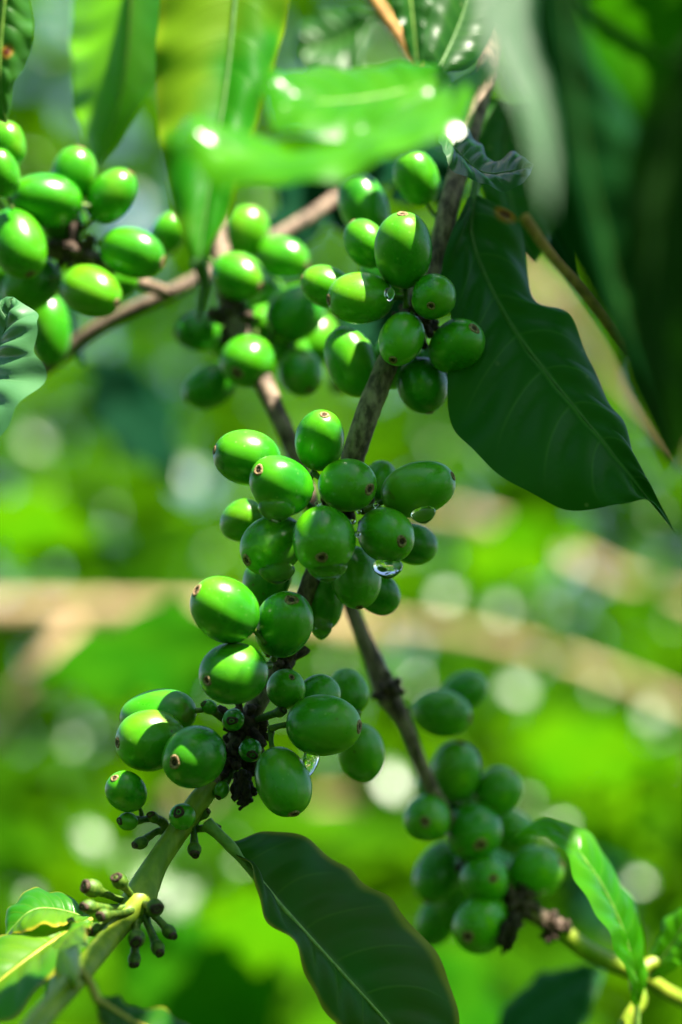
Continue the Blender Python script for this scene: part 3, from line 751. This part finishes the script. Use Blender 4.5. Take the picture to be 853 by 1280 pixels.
for a in [
    (299, 346, 44, 74, 64, 0.6, -0.3, 0.4, 'blurred sunlit cherry above the brown branch fork, left of centre'),
    (310, 451, 40, 72, 68, -0.3, -0.4, 0.7, 'round yellow-green cherry with white highlight beside the brown second branch'),
    (370, 390, 50, 82, 68, 0.5, 0.5, -0.2, 'wide blurred cherry left of the upper centre cluster'),
    (376, 466, 46, 64, 56, 0.3, -0.6, 0.5, 'dark cherry with one lit spot right of the round yellow-green one'),
    (264, 482, 54, 74, 56, -0.7, -0.4, 0.1, 'dull shaded cherry at the lower left of the upper middle cluster'),
    (247, 414, 58, 58, 52, -0.7, -0.1, 0.1, 'small shaded cherry under the yellow leaf tip'),
    (308, 290, 66, 66, 56, 0.2, 0.7, 0.0, 'dark blurred cherry below the bright curled leaf'),
    (353, 322, 64, 70, 54, 0.6, -0.2, 0.2, 'shadowy cherry between the branch and the left sunlit cherry'),
    (274, 292, 70, 40, 36, -0.2, 0.6, 0.2, 'tiny pale green cherry beside the tip of the yellowing leaf'),
    (332, 405, 60, 60, 54, 0.2, 0.2, -0.5, 'dark cherry in the middle of the upper middle cluster, mostly hidden'),
    (395, 425, 70, 70, 58, 0.1, 0.6, -0.3, 'dark cherry filling the gap left of the long shadowy one'),
    (330, 372, 72, 66, 58, -0.2, 0.5, -0.3, 'dark cherry behind the sunlit one above the branch fork'),
    (285, 420, 70, 60, 54, -0.5, -0.2, -0.3, 'dark cherry behind the branch fork under the yellow leaf tip'),
    (362, 436, 62, 56, 50, 0.4, -0.4, -0.4, 'hidden cherry behind the one with one lit spot'),
]: cherry(a[0], a[1], a[2] + 25, *a[3:], G4)
G5 = 'cherries of the upper left cluster'
for a in [
    (57, 250, 28, 92, 70, -0.92, 0.1, 0.25, 'large sunlit cherry in the middle of the upper left cluster lying sideways'),
    (92, 219, 36, 72, 58, 0.2, 0.75, 0.1, 'sunlit cherry at the top of the upper left cluster'),
    (140, 245, 34, 76, 60, 0.55, 0.65, 0.2, 'sunlit cherry tilted up to the right in the upper left cluster'),
    (22, 304, 22, 96, 72, 0.35, -0.78, 0.35, 'big cherry at the left edge with its navel pointing down'),
    (78, 278, 40, 66, 56, 0.3, -0.5, -0.3, 'cherry half hidden under the large sideways one'),
    (165, 316, 32, 86, 62, 0.88, -0.28, 0.25, 'cherry at the right of the upper left cluster with a white streak'),
    (114, 364, 28, 86, 66, 0.75, -0.35, 0.45, 'lowest sunlit cherry of the upper left cluster with brown navel at right'),
    (210, 292, 60, 58, 46, 0.3, 0.5, 0.2, 'blurred cherry close to the left side of the yellowing leaf'),
    (8, 182, 24, 62, 52, -0.1, 0.8, 0.1, 'topmost cherry cut off by the left edge'),
    (2, 216, 16, 62, 46, -0.2, 0.8, 0.2, 'second cherry cut off by the left edge, under the topmost one'),
    (40, 356, 42, 80, 62, -0.6, -0.4, 0.0, 'shaded cherry below the big one at the left edge'),
    (62, 412, 54, 92, 58, 0.1, -0.9, 0.1, 'very dark cherry hanging under the upper left cluster'),
    (10, 340, 52, 70, 54, -0.6, -0.2, 0.0, 'dark cherry in the shade at the left edge above the glossy leaf'),
    (145, 352, 44, 56, 46, 0.7, 0.1, 0.0, 'dark cherry peeping out behind the lowest sunlit one'),
]: cherry(a[0], a[1], a[2] + 22, *a[3:], G5)
G6 = 'cherries of the lower right cluster'
for a in [
    (552, 892, 40, 76, 60, 0.9, -0.15, 0.25, 'blurred sideways cherry near the top of the lower right cluster'),
    (582, 864, 52, 60, 50, 0.7, 0.3, 0.0, 'topmost blurred cherry of the lower right cluster'),
    (570, 964, 42, 76, 64, 0.1, 0.7, 0.2, 'rounded cherry just right of the thin branch end'),
    (622, 990, 46, 66, 60, 0.5, 0.6, 0.1, 'very dark cherry on the right flank of the lower right cluster'),
    (534, 1024, 34, 66, 63, -0.1, 0.0, 1.0, 'cherry with dark navel facing the viewer, left flank of the lower right cluster'),
    (592, 1040, 40, 80, 74, 0.15, -0.25, 0.8, 'cherry in the middle of the lower right cluster, brown navel showing'),
    (550, 1092, 52, 82, 68, -0.2, -0.4, 0.2, 'shadowed cherry at the left of the lower right cluster'),
    (605, 1100, 36, 74, 63, 0.25, 0.15, 0.85, 'pale cherry with small navel in the lower right cluster'),
    (669, 1091, 42, 72, 68, 0.7, 0.3, 0.2, 'cherry under the hooked leaf tip at right'),
    (603, 1155, 34, 86, 73, -0.45, -0.25, 0.82, 'lowest cherry of the lower right cluster with dark navel at its left'),
    (546, 1152, 64, 66, 52, -0.3, -0.6, 0.0, 'faint blurred cherry lowest at the left of the lower right cluster'),
    (640, 1040, 60, 64, 58, 0.4, -0.3, 0.0, 'shadowed cherry behind the pale one in the lower right cluster, mostly covered'),
    (572, 1128, 62, 70, 62, -0.2, -0.4, 0.0, 'dark cherry wedged behind the lowest one of the lower right cluster'),
    (600, 1000, 60, 62, 56, 0.0, 0.4, 0.0, 'dark cherry wedged behind the rounded and the very dark one'),
    (545, 985, 58, 52, 48, -0.4, 0.3, 0.0, 'hidden cherry behind the end of the thin branch'),
]: cherry(a[0], a[1], a[2] + 26, *a[3:], G6)

# ------------------------------------------------------------------ pinhead fruits, buds
_ps = [0]
def px_seed():
    _ps[0] += 1
    return _ps[0]
def pin(b, e, r, ln, label, group, brown=True, name='pinhead_fruit'):
    """b, e: (px, py, dz) base of the stalk and centre of the head; r head radius mm"""
    B_, E_ = P(*b), P(*e)
    if 'bud' in label: E_ = B_.lerp(E_, 0.86)
    d = (E_ - B_).normalized()
    root = empty(name, B_, label, 'young fruit', group)
    m = MB(); bd = VEC(*(RNG.uniform(-1, 1, 3) * 0.0009)); tube(m, [B_, B_ * 0.7 + E_ * 0.3 + bd, B_ * 0.35 + E_ * 0.65 + bd * 0.6, E_], [0.0012, 0.0008, 0.00085, r * 0.00075], 9, 14, 0.05); m.build('stalk', M_STALK, root)
    q = d.to_track_quat('Z', 'Y').to_matrix().to_4x4()
    Mx = Matrix.Translation(E_) @ q
    R = r / 1000; H = ln / 1000
    m = MB(); lathe(m, [(R * math.sin(math.pi * i / 14), -H * math.cos(math.pi * i / 14)) for i in range(15)], 20, 1, Mx, 0.02, r); m.build('fruit', M_CHERRY if not brown else M_STALK, root)
    m = MB()
    k = 0.62 if brown else 0.4
    Mt = Matrix.Translation(E_ + d * H * (1 - k * 0.45)) @ q
    q_ = R * k
    lathe(m, [(0, -q_ * .8), (q_ * .9, -q_ * .6), (q_ * 1.25, 0), (q_ * 1.1, q_ * .55), (q_ * .8, q_ * .75), (q_ * .5, q_ * .35), (q_ * .25, q_ * .5), (0, q_ * .9)], 16, 0.9, Mt, 0.13, px_seed() ); m.build('brown_tip', M_TIPBROWN, root)
    return root

GP = 'pinhead fruits at the upper green node'
pin((206, 1030, 0), (160, 1027, -6), 2.0, 2.4, 'tiny shiny green fruit left of the upper green node', GP, False)
pin((238, 1034, -2), (228, 1021, -8), 2.9, 3.2, 'round green pea-sized fruit on the front of the upper green node', GP, False)
pin((206, 1036, 0), (192, 1022, -4), 1.2, 1.8, 'short pinhead with pale brown tip beside the round pea-sized fruit', GP)
pin((214, 1040, 0), (176, 1054, -3), 1.4, 1.8, 'brown tipped pinhead hanging lowest at the left of the upper green node', GP)
pin((240, 1036, 0), (243, 1062, -5), 1.6, 1.8, 'brown ringed pinhead hanging under the upper green node', GP)
pin((242, 1030, 0), (256, 1018, -1), 1.0, 1.4, 'dark brown pinhead at the right of the upper green node', GP)
pin((230, 1030, 3), (268, 1034, -1), 1.0, 1.4, 'yellowish pinhead at the foot of the big lower leaf stalk', GP)
GN = 'young fruits inside the lower cluster'
pin((304, 920, 6), (313, 938, -2), 2.6, 3.0, 'small green fruitlet with brown cap in the middle of the lower cluster stalks', GN, False)
pin((290, 960, 4), (277, 988, 0), 1.7, 2.2, 'small green fruitlet with dark end hanging below the lower cluster stalks', GN, False)
pin((290, 900, 6), (262, 884, 2), 1.6, 2.0, 'little knobbly green fruitlet above the left pair of cherries', GN, False)
pin((300, 896, 6), (292, 900, -4), 2.5, 2.8, 'dull green fruitlet among the dark stalks under the small young cherry', GN, False)
pin((318, 905, 6), (350, 890, -2), 1.2, 1.8, 'brown pinhead behind the big right-pointing cherry', GN)
GL = 'pinhead buds at the lower green node'
pin((174, 1128, -12), (106, 1108, -22), 2.0, 2.4, 'pinhead bud reaching far left with rounded green head at the lower green node', GL)
pin((172, 1126, -12), (146, 1098, -20), 1.7, 2.2, 'upright dark tipped pinhead bud left of the green shoot', GL)
pin((170, 1134, -14), (102, 1134, -26), 1.6, 2.0, 'pinhead bud lying sideways beneath the far left one', GL)
pin((170, 1136, -14), (124, 1146, -28), 1.5, 2.0, 'pinhead bud pointing down left at the lower green node', GL)
pin((172, 1138, -14), (110, 1166, -26), 1.4, 1.9, 'lowest left pinhead bud of the lower green node', GL)
pin((180, 1130, -14), (196, 1136, -24), 1.9, 2.0, 'short purple-brown pinhead bud in front of the green shoot', GL)
pin((182, 1136, -14), (216, 1170, -20), 1.5, 1.9, 'pinhead bud farthest to the right with a purple head', GL)
pin((180, 1142, -14), (200, 1192, -22), 1.5, 1.9, 'pinhead bud bending down to the right of the brown clump', GL)
pin((176, 1144, -14), (170, 1178, -26), 1.9, 2.3, 'brown pinhead bud in the clump hanging straight down', GL)
pin((174, 1146, -14), (167, 1208, -24), 1.4, 1.9, 'lowest dark brown pinhead bud of the hanging clump', GL)

# dried flower remnant
root = empty('dried_flower', P(305, 972, 0), 'black shrivelled flower remains hanging between the lower cherries', 'dried flower')
m = MB()
for k in range(11):
    a = P(303 + RNG.uniform(-8, 8), 968 + RNG.uniform(-8, 6), RNG.uniform(-6, 3))
    b = a + VEC(RNG.uniform(-1, 1) * 0.0022, -RNG.uniform(0.002, 0.0055), RNG.uniform(-1, 1) * 0.002)
    c = b + VEC(RNG.uniform(-1, 1) * 0.0022, -RNG.uniform(0.0, 0.0025), RNG.uniform(-1, 1) * 0.002)
    tube(m, [a, b, c], [0.0009, 0.0007, RNG.uniform(0.0003, 0.0010)], 7, 9, 0.22)
m.build('petals', M_BLACK, root)
root = empty('dried_flower', P(636, 1160, 56), 'dark dry flower remains hanging below the lower right cluster', 'dried flower')
m = MB()
for k in range(7):
    a = P(640 + RNG.uniform(-6, 6), 1150 + RNG.uniform(-8, 6), 56 + RNG.uniform(-4, 4))
    b = a + VEC(-0.001 + RNG.uniform(-1, 1) * 0.001, -RNG.uniform(0.003, 0.005), RNG.uniform(-1, 1) * 0.002)
    c = b + VEC(RNG.uniform(-1, 1) * 0.001, -RNG.uniform(0.001, 0.0035), RNG.uniform(-1, 1) * 0.001)
    tube(m, [a, b, c], [0.0012, 0.0010, 0.0007], 7, 9, 0.2)
m.build('petals', M_BLACK, root)

# ------------------------------------------------------------------ water drops
def drop(px, py, dz, w_, h_, label, tilt=0.0):
    """w_, h_: width and height in photo pixels"""
    m = MB()
    prof = []
    for i in range(17):
        u = i / 16
        z = (0.5 - u) * h_ * K                         # top to bottom
        r = w_ * K * 0.5 * (math.sin(math.pi * (u ** 0.72)) ** 0.62) if 0 < u < 1 else 0
        prof.append((r, z))
    prof.reverse()
    rot = Matrix((RIGHT, -BACK, UP)).transposed().to_4x4()
    c = P(px, py, dz)
    lathe(m, prof, 24, 0.8, rot @ Matrix.Rotation(tilt, 4, 'Y'), 0.0)
    o = link('water_drop', m.mesh('water_drop'), M_WATER)
    o.location = c
    return tag(o, label, 'water drop', 'water drops hanging from cherries')

drop(346, 638, -13, 46, 32, 'flat water drop under the brightest sunlit cherry')
drop(530, 644, -5, 32, 22, 'clear water drop under the long cherry at right', -0.25)
drop(409, 712, -16, 50, 32, 'wide water drop under the navel of the front cherry')
drop(485, 711, -10, 38, 26, 'sparkling water drop at the bottom of the shaded cherry beside the front one')
drop(346, 716, -6, 46, 30, 'shiny water drop under the shaded cherry below the brightest one')
drop(402, 786, 13, 28, 28, 'small water drop at the tip of the narrow hanging cherry')
drop(386, 956, -6, 22, 44, 'film of water bridging the two cherries at lower right of the cluster', 0.35)
drop(487, 368, 2, 14, 18, 'tiny water drop between cherries under the largest upright one')

for (px, py, dz) in [(398, 630, -10), (414, 642, -10), (449, 640, -9), (457, 655, -9), (447, 668, -10), (441, 652, -8), (390, 612, -7), (366, 640, -8), (470, 632, -5), (392, 640, -9)]:
    o = drop(px, py, dz, 6 + RNG.uniform(0, 3), 6 + RNG.uniform(0, 3), 'tiny water bead caught between the shaded front cherries')
    o['group'] = 'tiny water beads between the front cherries'

# ------------------------------------------------------------------ unseen leaves added overhead (laid out to shade the right half)
def template(NL=11, NW=4):
    vs, uv, fs = [], [], []
    for i in range(NL):
        t = i / (NL - 1)
        wd = 0.20 * (math.sin(math.pi * t ** 0.85) ** 0.8 if 0 < t < 1 else 0.001) * (1 - 0.25 * t)
        for j in range(-NW, NW + 1):
            s = j / NW
            x = s * wd
            z = -0.14 * t * t + 0.05 * abs(s) * (1 if wd > 0.05 else 0) + 0.012 * math.sin(t * 19 + 2 * s) * abs(s)
            vs.append((x, t, z)); uv.append((0.5 + 0.5 * s, t))
    W = 2 * NW + 1
    for i in range(NL - 1):
        for j in range(W - 1):
            a = i * W + j
            fs.append((a, a + 1, a + W + 1, a + W))
    return np.array(vs), uv, np.array(fs)
TV, TUV, TF = template()

def scatter(name, mats, mat):
    nv = len(TV)
    V = np.concatenate([TV @ m[:, :3].T + m[:, 3] for m in mats])
    F = np.concatenate([TF + nv * i for i in range(len(mats))])
    me = bpy.data.meshes.new(name)
    me.vertices.add(len(V)); me.vertices.foreach_set('co', V.ravel())
    me.loops.add(F.size); me.loops.foreach_set('vertex_index', F.ravel().astype(np.int32))
    me.polygons.add(len(F)); me.polygons.foreach_set('loop_start', np.arange(0, F.size, 4, dtype=np.int32))
    me.polygons.foreach_set('use_smooth', np.ones(len(F), dtype=bool))
    lay = me.uv_layers.new(name='UVMap')
    u = np.tile(np.array(TUV, dtype=np.float32), (len(mats), 1))
    lay.data.foreach_set('uv', u[F.ravel()].ravel())
    me.update(calc_edges=True); me.validate()
    return link(name, me, mat)

def leaf_matrix(pos, length, droop=None, up_bias=0.5, rng=RNG):
    az = rng.uniform(0, 2 * math.pi)
    dr = rng.uniform(-0.1, 0.95) if droop is None else droop
    y = np.array([math.cos(az) * math.cos(dr), math.sin(az) * math.cos(dr), -math.sin(dr)])
    n0 = np.array([0, 0, 1.0]) + rng.normal(size=3) * up_bias
    x = np.cross(y, n0); x /= np.linalg.norm(x)
    z = np.cross(x, y)
    return np.column_stack([x * length, y * length, z * length, pos])

def shade_leaf(a, yup, b0, b1, hw, skew=0.0, sag=0.0):
    """an added, unseen leaf lying level above the frame to cast shade; a = across the sun (photo px at the sharp plane's middle row), b0..b1 = depth range in mm, hw half width px"""
    kx, kb = 0.36 / 0.90, 0.15 / 0.90
    def at(aa, b, y): return np.array(CAM + RIGHT * ((aa - 426.5 + kx * y) * K) + UP * (y * K) - BACK * (D + b / 1000 - kb * y * K))
    p = at(a, b0, yup); q = at(a + skew, b1, yup - sag)
    y = q - p; L = np.linalg.norm(y)
    x = np.array(RIGHT) * 1.0; x -= y / L * x.dot(y / L); x /= np.linalg.norm(x)
    z = np.cross(x, y / L)
    if z[2] < 0: x, z = -x, -z
    return np.column_stack([x * hw * K / 0.165, y, z * L * 0.6, p])
ov = [shade_leaf(*a) for a in [
    (522, 860, 100, -75, 128, 0, 20), (500, 900, -20, 150, 100, 30, 30), (640, 1000, 120, -90, 130, 20, 40), (760, 880, 90, -80, 120, 10, 20), (700, 960, -90, 110, 110, 0, 30),
    (600, 1100, -60, 140, 120, 0, 10), (560, 940, 20, -130, 120, 30, 30), (780, 1120, 130, 0, 60, 10, 20), (455, 1010, 40, -70, 62, 0, 10),
    (470, 960, 70, -30, 70, 6, 10), (690, 1150, 20, -110, 130, 0, 10), (480, 1060, 0, 110, 80, 0, 10), (388, 900, -27, -110, 50, 0, 10), (872, 1120, 125, 8, 66, 0, 10), (1010, 1150, 150, 26, 84, 0, 10)]]
for k in range(3800):     # unseen leaves added around the camera to block sky, clear of the sunlight that reaches the fruit and the bush beyond
    th = RNG.uniform(0, 2 * math.pi); rr = RNG.uniform(0.9, 2.6)
    pos = np.array([rr * math.cos(th), 0.2 + rr * math.sin(th), RNG.uniform(0.5, 3.2)])
    ft = pos - np.array(SUN) * (pos[2] - 1.4) / SUN.z
    if abs(ft[0]) < 1.5 and 0.25 < ft[1] < 4.5: continue
    if pos[1] > 0.15 and abs(pos[0]) < 0.35 + 0.4 * pos[1]: continue
    if np.linalg.norm(pos - np.array(CAM)) < 0.5: continue
    ov.append(leaf_matrix(pos, RNG.uniform(0.2, 0.34)))
tag(scatter('unseen_foliage', ov, L_UNSEEN), 'unseen coffee leaves added above and around to shade the fruit and block the sky', 'foliage', kind='stuff')

# ------------------------------------------------------------------ background
GAPS = [(165, 275, 16), (80, 20, 12), (95, 130, 8), (140, 160, 9), (240, 600, 8), (205, 1140, 9)]
GA = np.array(GAPS, float)
def to_px(V):
    r = V - np.array(CAM)
    d = -(r @ np.array(BACK))
    s = K * d / D
    return 426.5 + (r @ np.array(RIGHT)) / s, 640 - (r @ np.array(UP)) / s, d
cell = 12
X0, Y0, NX, NY = -120, -120, 92, 128
cov = np.zeros((NX, NY), int)
def dense(m):
    V = TV @ m[:, :3].T + m[:, 3]
    g = V.reshape(11, 9, 3)
    mid_ = (g[:-1] + g[1:]) / 2
    return np.concatenate([V, mid_.reshape(-1, 3)])
def blocked(px, py):
    d = np.hypot(px[:, None] - GA[None, :, 0], py[:, None] - GA[None, :, 1])
    return (d < GA[None, :, 2] * 1.15).any()
bgm = []
def try_add(pos, ln):
    m = leaf_matrix(pos, ln)
    px, py, d = to_px(dense(m))
    if blocked(px, py): return False
    bgm.append(m)
    ix = ((px - X0) / cell).astype(int); iy = ((py - Y0) / cell).astype(int)
    ok = (ix >= 0) & (ix < NX) & (iy >= 0) & (iy < NY)
    cov[ix[ok], iy[ok]] += 1
    return True
for k in range(6500):
    px = RNG.uniform(-900, 1750); py = RNG.uniform(-250, 1900)
    d = 1.25 + (1280 - py) / 1280 * 1.5 + RNG.uniform(0, 0.8)
    if k % 4 == 0: d += RNG.uniform(1.0, 3.0)
    pos = np.array(P(px, py, (d - D) * 1000))
    if pos[2] < 0.1: continue
    try_add(pos, RNG.uniform(0.045, 0.12))
gx, gy = np.meshgrid(np.arange(NX), np.arange(NY), indexing='ij')
cx_, cy_ = X0 + (gx + .5) * cell, Y0 + (gy + .5) * cell
near_gap = (np.hypot(cx_[..., None] - GA[:, 0], cy_[..., None] - GA[:, 1]) < GA[:, 2] * 1.2).any(-1)
for rnd in range(6):
    for i, j in np.argwhere((cov < 3) & ~near_gap):
        if cov[i, j] > 2: continue
        for tr_ in range(5):
            d = 1.5 + (1280 - cy_[i, j]) / 1280 * 1.5 + RNG.uniform(0, 1.2)
            pos = np.array(P(cx_[i, j] + RNG.uniform(-14, 14), cy_[i, j] - RNG.uniform(0, 40), (d - D) * 1000))
            if try_add(pos, RNG.uniform(0.05, 0.12)): break
tag(scatter('background_foliage', bgm, L_BACK), 'mass of sunlit coffee foliage far out of focus behind the fruit', 'foliage', kind='stuff')
# small wet leaves added before that bush, turned to throw sun at the lens
GL_ = [(42, 550, 1.0), (115, 1052, .8), (190, 1100, 1.0), (222, 1120, .8), (205, 1165, 1.0), (228, 1180, .7), (160, 1078, .5), (492, 975, 1.25), (645, 860, .8), (815, 892, .75), (626, 760, .7), (560, 745, .65),
       (830, 955, .5), (236, 590, 1.0), (735, 940, .45), (250, 790, .6), (720, 700, .5), (640, 690, .4), (90, 930, .6), (40, 1120, .5), (430, 97, .8), (483, 63, .7), (705, 350, .5), (340, 1140, .5), (365, 1120, .4),
       (545, 560, .4), (500, 690, .45), (600, 640, .4), (420, 830, .5), (700, 1030, .5), (800, 1100, .5), (770, 980, .4), (600, 560, .35), (140, 640, .3), (60, 610, .3), (270, 690, .35), (690, 760, .4), (750, 860, .35),
       (40, 200, .5), (165, 250, .9), (190, 300, .7), (60, 60, .6), (85, 20, .8), (380, 250, .9), (350, 245, .9), (425, 240, .8), (660, 1000, .35), (520, 850, .35), (300, 1080, .4), (840, 780, .35), (820, 640, .35), (450, 1230, .4)]
for k in range(12): GL_.append((RNG.uniform(-300, 1150), RNG.uniform(-100, 1400), RNG.uniform(.15, .4)))
wet = []
for (px, py, br) in GL_:
    d = 1.12 + (1280 - py) / 1280 * 1.45 * RNG.uniform(0.75, 1.0)
    c = np.array(P(px, py, (d - D) * 1000))
    v = np.array(CAM) - c; v /= np.linalg.norm(v)
    z = v + np.array(SUN); z /= np.linalg.norm(z)
    z += RNG.normal(size=3) * 0.03; z /= np.linalg.norm(z)
    th = RNG.uniform(0, 2 * math.pi)
    y = np.cross(z, [math.cos(th), math.sin(th), 0.3]); y /= np.linalg.norm(y)
    x = np.cross(y, z)
    ln = (0.019 if br > 0.6 else 0.013) * math.sqrt(br)
    wet.append(np.column_stack([x * ln * 1.5, y * ln, z * ln * 0.5, c - y * ln / 2]))
tag(scatter('glint_foliage', wet, L_WET), 'small wet leaves added and turned to glint as pale round blurs in the background', 'foliage', kind='stuff')
print('bg leaves', len(bgm), 'uncovered', int(((cov == 0) & ~near_gap).sum()))

def px_r(px_half, dz):      # half thickness in photo px at that depth -> mm
    return px_half * K * (D + dz / 1000) / D * 1000
for label, pts, hw in [
    ('out of focus tan branch running level across the left behind the cherries', [(-300, 752, 1080), (0, 764, 1060), (160, 766, 1040), (330, 772, 1060), (480, 790, 1120)], 17),
    ('out of focus tan branch sloping down to the right edge', [(470, 780, 1160), (600, 798, 1120), (740, 838, 1120), (900, 905, 1160), (1100, 1000, 1240)], 9),
    ('out of focus tan branch highest at right in the background of the background', [(520, 640, 1360), (600, 652, 1320), (700, 690, 1320), (800, 735, 1320), (1000, 800, 1400)], 10),
    ('short out of focus tan branch slanting down left of the level branch', [(110, 766, 1060), (70, 815, 1020), (20, 880, 1020), (-60, 980, 1060)], 12),
    ('dim out of focus tan branch low in the background behind the lowest cherries', [(200, 1000, 1400), (320, 1012, 1360), (480, 1010, 1360), (640, 1030, 1440)], 14),
    ('out of focus pale branch at right behind the dark leaf', [(640, 330, 1080), (700, 390, 1040), (770, 470, 1060), (860, 560, 1120)], 8),
]:
    branch('bare_branch', label, [(x, y, z, px_r(hw, z)) for x, y, z in pts], M_TAN, 'bark', 'branch', rough=0.05, group='tan branches out of focus')

def bg_leaf(label, base, tip, hw, dz, mat, tilt=60, seed=0):
    (bx, by), (tx, ty) = base, tip
    dx, dy = tx - bx, ty - by
    L = math.hypot(dx, dy); nx, ny = -dy / L, dx / L
    mid, le, ri = [], [], []
    for k in range(6):
        t = k / 5
        w_ = hw * (math.sin(math.pi * t ** 0.8) ** 0.85 if 0 < t < 1 else 0.03)
        z = dz + 25 * math.sin(math.pi * t)
        mid.append((bx + dx * t, by + dy * t, z))
        le.append((bx + dx * t + nx * w_, by + dy * t + ny * w_, z + tilt * w_ / hw * (1 if ny < 0 else -1)))
        ri.append((bx + dx * t - nx * w_, by + dy * t - ny * w_, z - tilt * w_ / hw * (1 if ny < 0 else -1)))
    return make_leaf('coffee_leaf', label, mid, le, ri, mat, bulge=4, quilt=1.5, wave=3, vein_mat=None, seed=seed, NL=36, NW=6, group='out of focus background leaves')
bg_leaf('large soft mid green leaf below the level tan branch at left', (330, 800), (40, 850), 60, 420, L_BGDEEP, 30, 30)
bg_leaf('big deep green soft leaf at the bottom between the node and the lower leaf', (330, 1330), (150, 1150), 100, 420, L_BGDEEP, 30, 31)
bg_leaf('dark bluish soft leaf in the left background under the upper left cluster', (110, 440), (225, 610), 50, 520, L_BGDARK, 20, 32)
bg_leaf('soft lime leaf in the right background beside the lower right cluster', (640, 930), (840, 960), 45, 520, L_BGLIME, 60, 33)
bg_leaf('soft lime leaf at the far left above the level tan branch', (-40, 640), (140, 700), 45, 560, L_BGLIME, 60, 34)
bg_leaf('soft lime leaf to the right of the central cluster', (570, 720), (740, 660), 40, 660, L_BGLIME, 60, 35)
bg_leaf('soft yellow-green leaf behind the pale midrib leaf at the bottom', (250, 1130), (400, 1210), 40, 420, L_BGLIME, 50, 36)
bg_leaf('soft deep green leaf under the lower right cluster at the bottom edge', (480, 1200), (640, 1340), 70, 420, L_BGDEEP, 40, 37)
bg_leaf('soft lime leaf upright at the right edge near the bottom', (760, 1120), (800, 960), 45, 560, L_BGLIME, 60, 38)
bg_leaf('dark soft leaf in the background right of the arching leaf', (720, 1060), (780, 1180), 40, 460, L_BGDARK, 20, 39)
bg_leaf('soft leaf painted dark as shade behind the upper middle left cherries', (480, 170), (325, 330), 48, 150, L_BGDARK, 20, 41)  # this leaf and those below are coloured dark to stand for shade
bg_leaf('soft leaf painted dark as shade behind the upper centre cherries and the main branch', (575, 290), (415, 490), 52, 140, L_BGDARK, 20, 42)
bg_leaf('soft leaf painted dark as shade behind the upper left cherries at the left edge', (-40, 320), (105, 455), 46, 120, L_BGDARK, 20, 43)
bg_leaf('soft leaf painted dark as shade in the gap between the top curled leaves and the shiny twisted leaf', (440, 175), (590, 250), 44, 112, L_BGDARK, 15, 44)
bg_leaf('soft leaf painted dark as shade behind the base of the broad spotted leaf', (620, 200), (725, 345), 34, 66, L_BGDARK, 10, 45)
bg_leaf('soft leaf painted dark as shade behind the middle of the lower right cherries', (560, 960), (640, 1130), 44, 130, L_BGDARK, 15, 46)
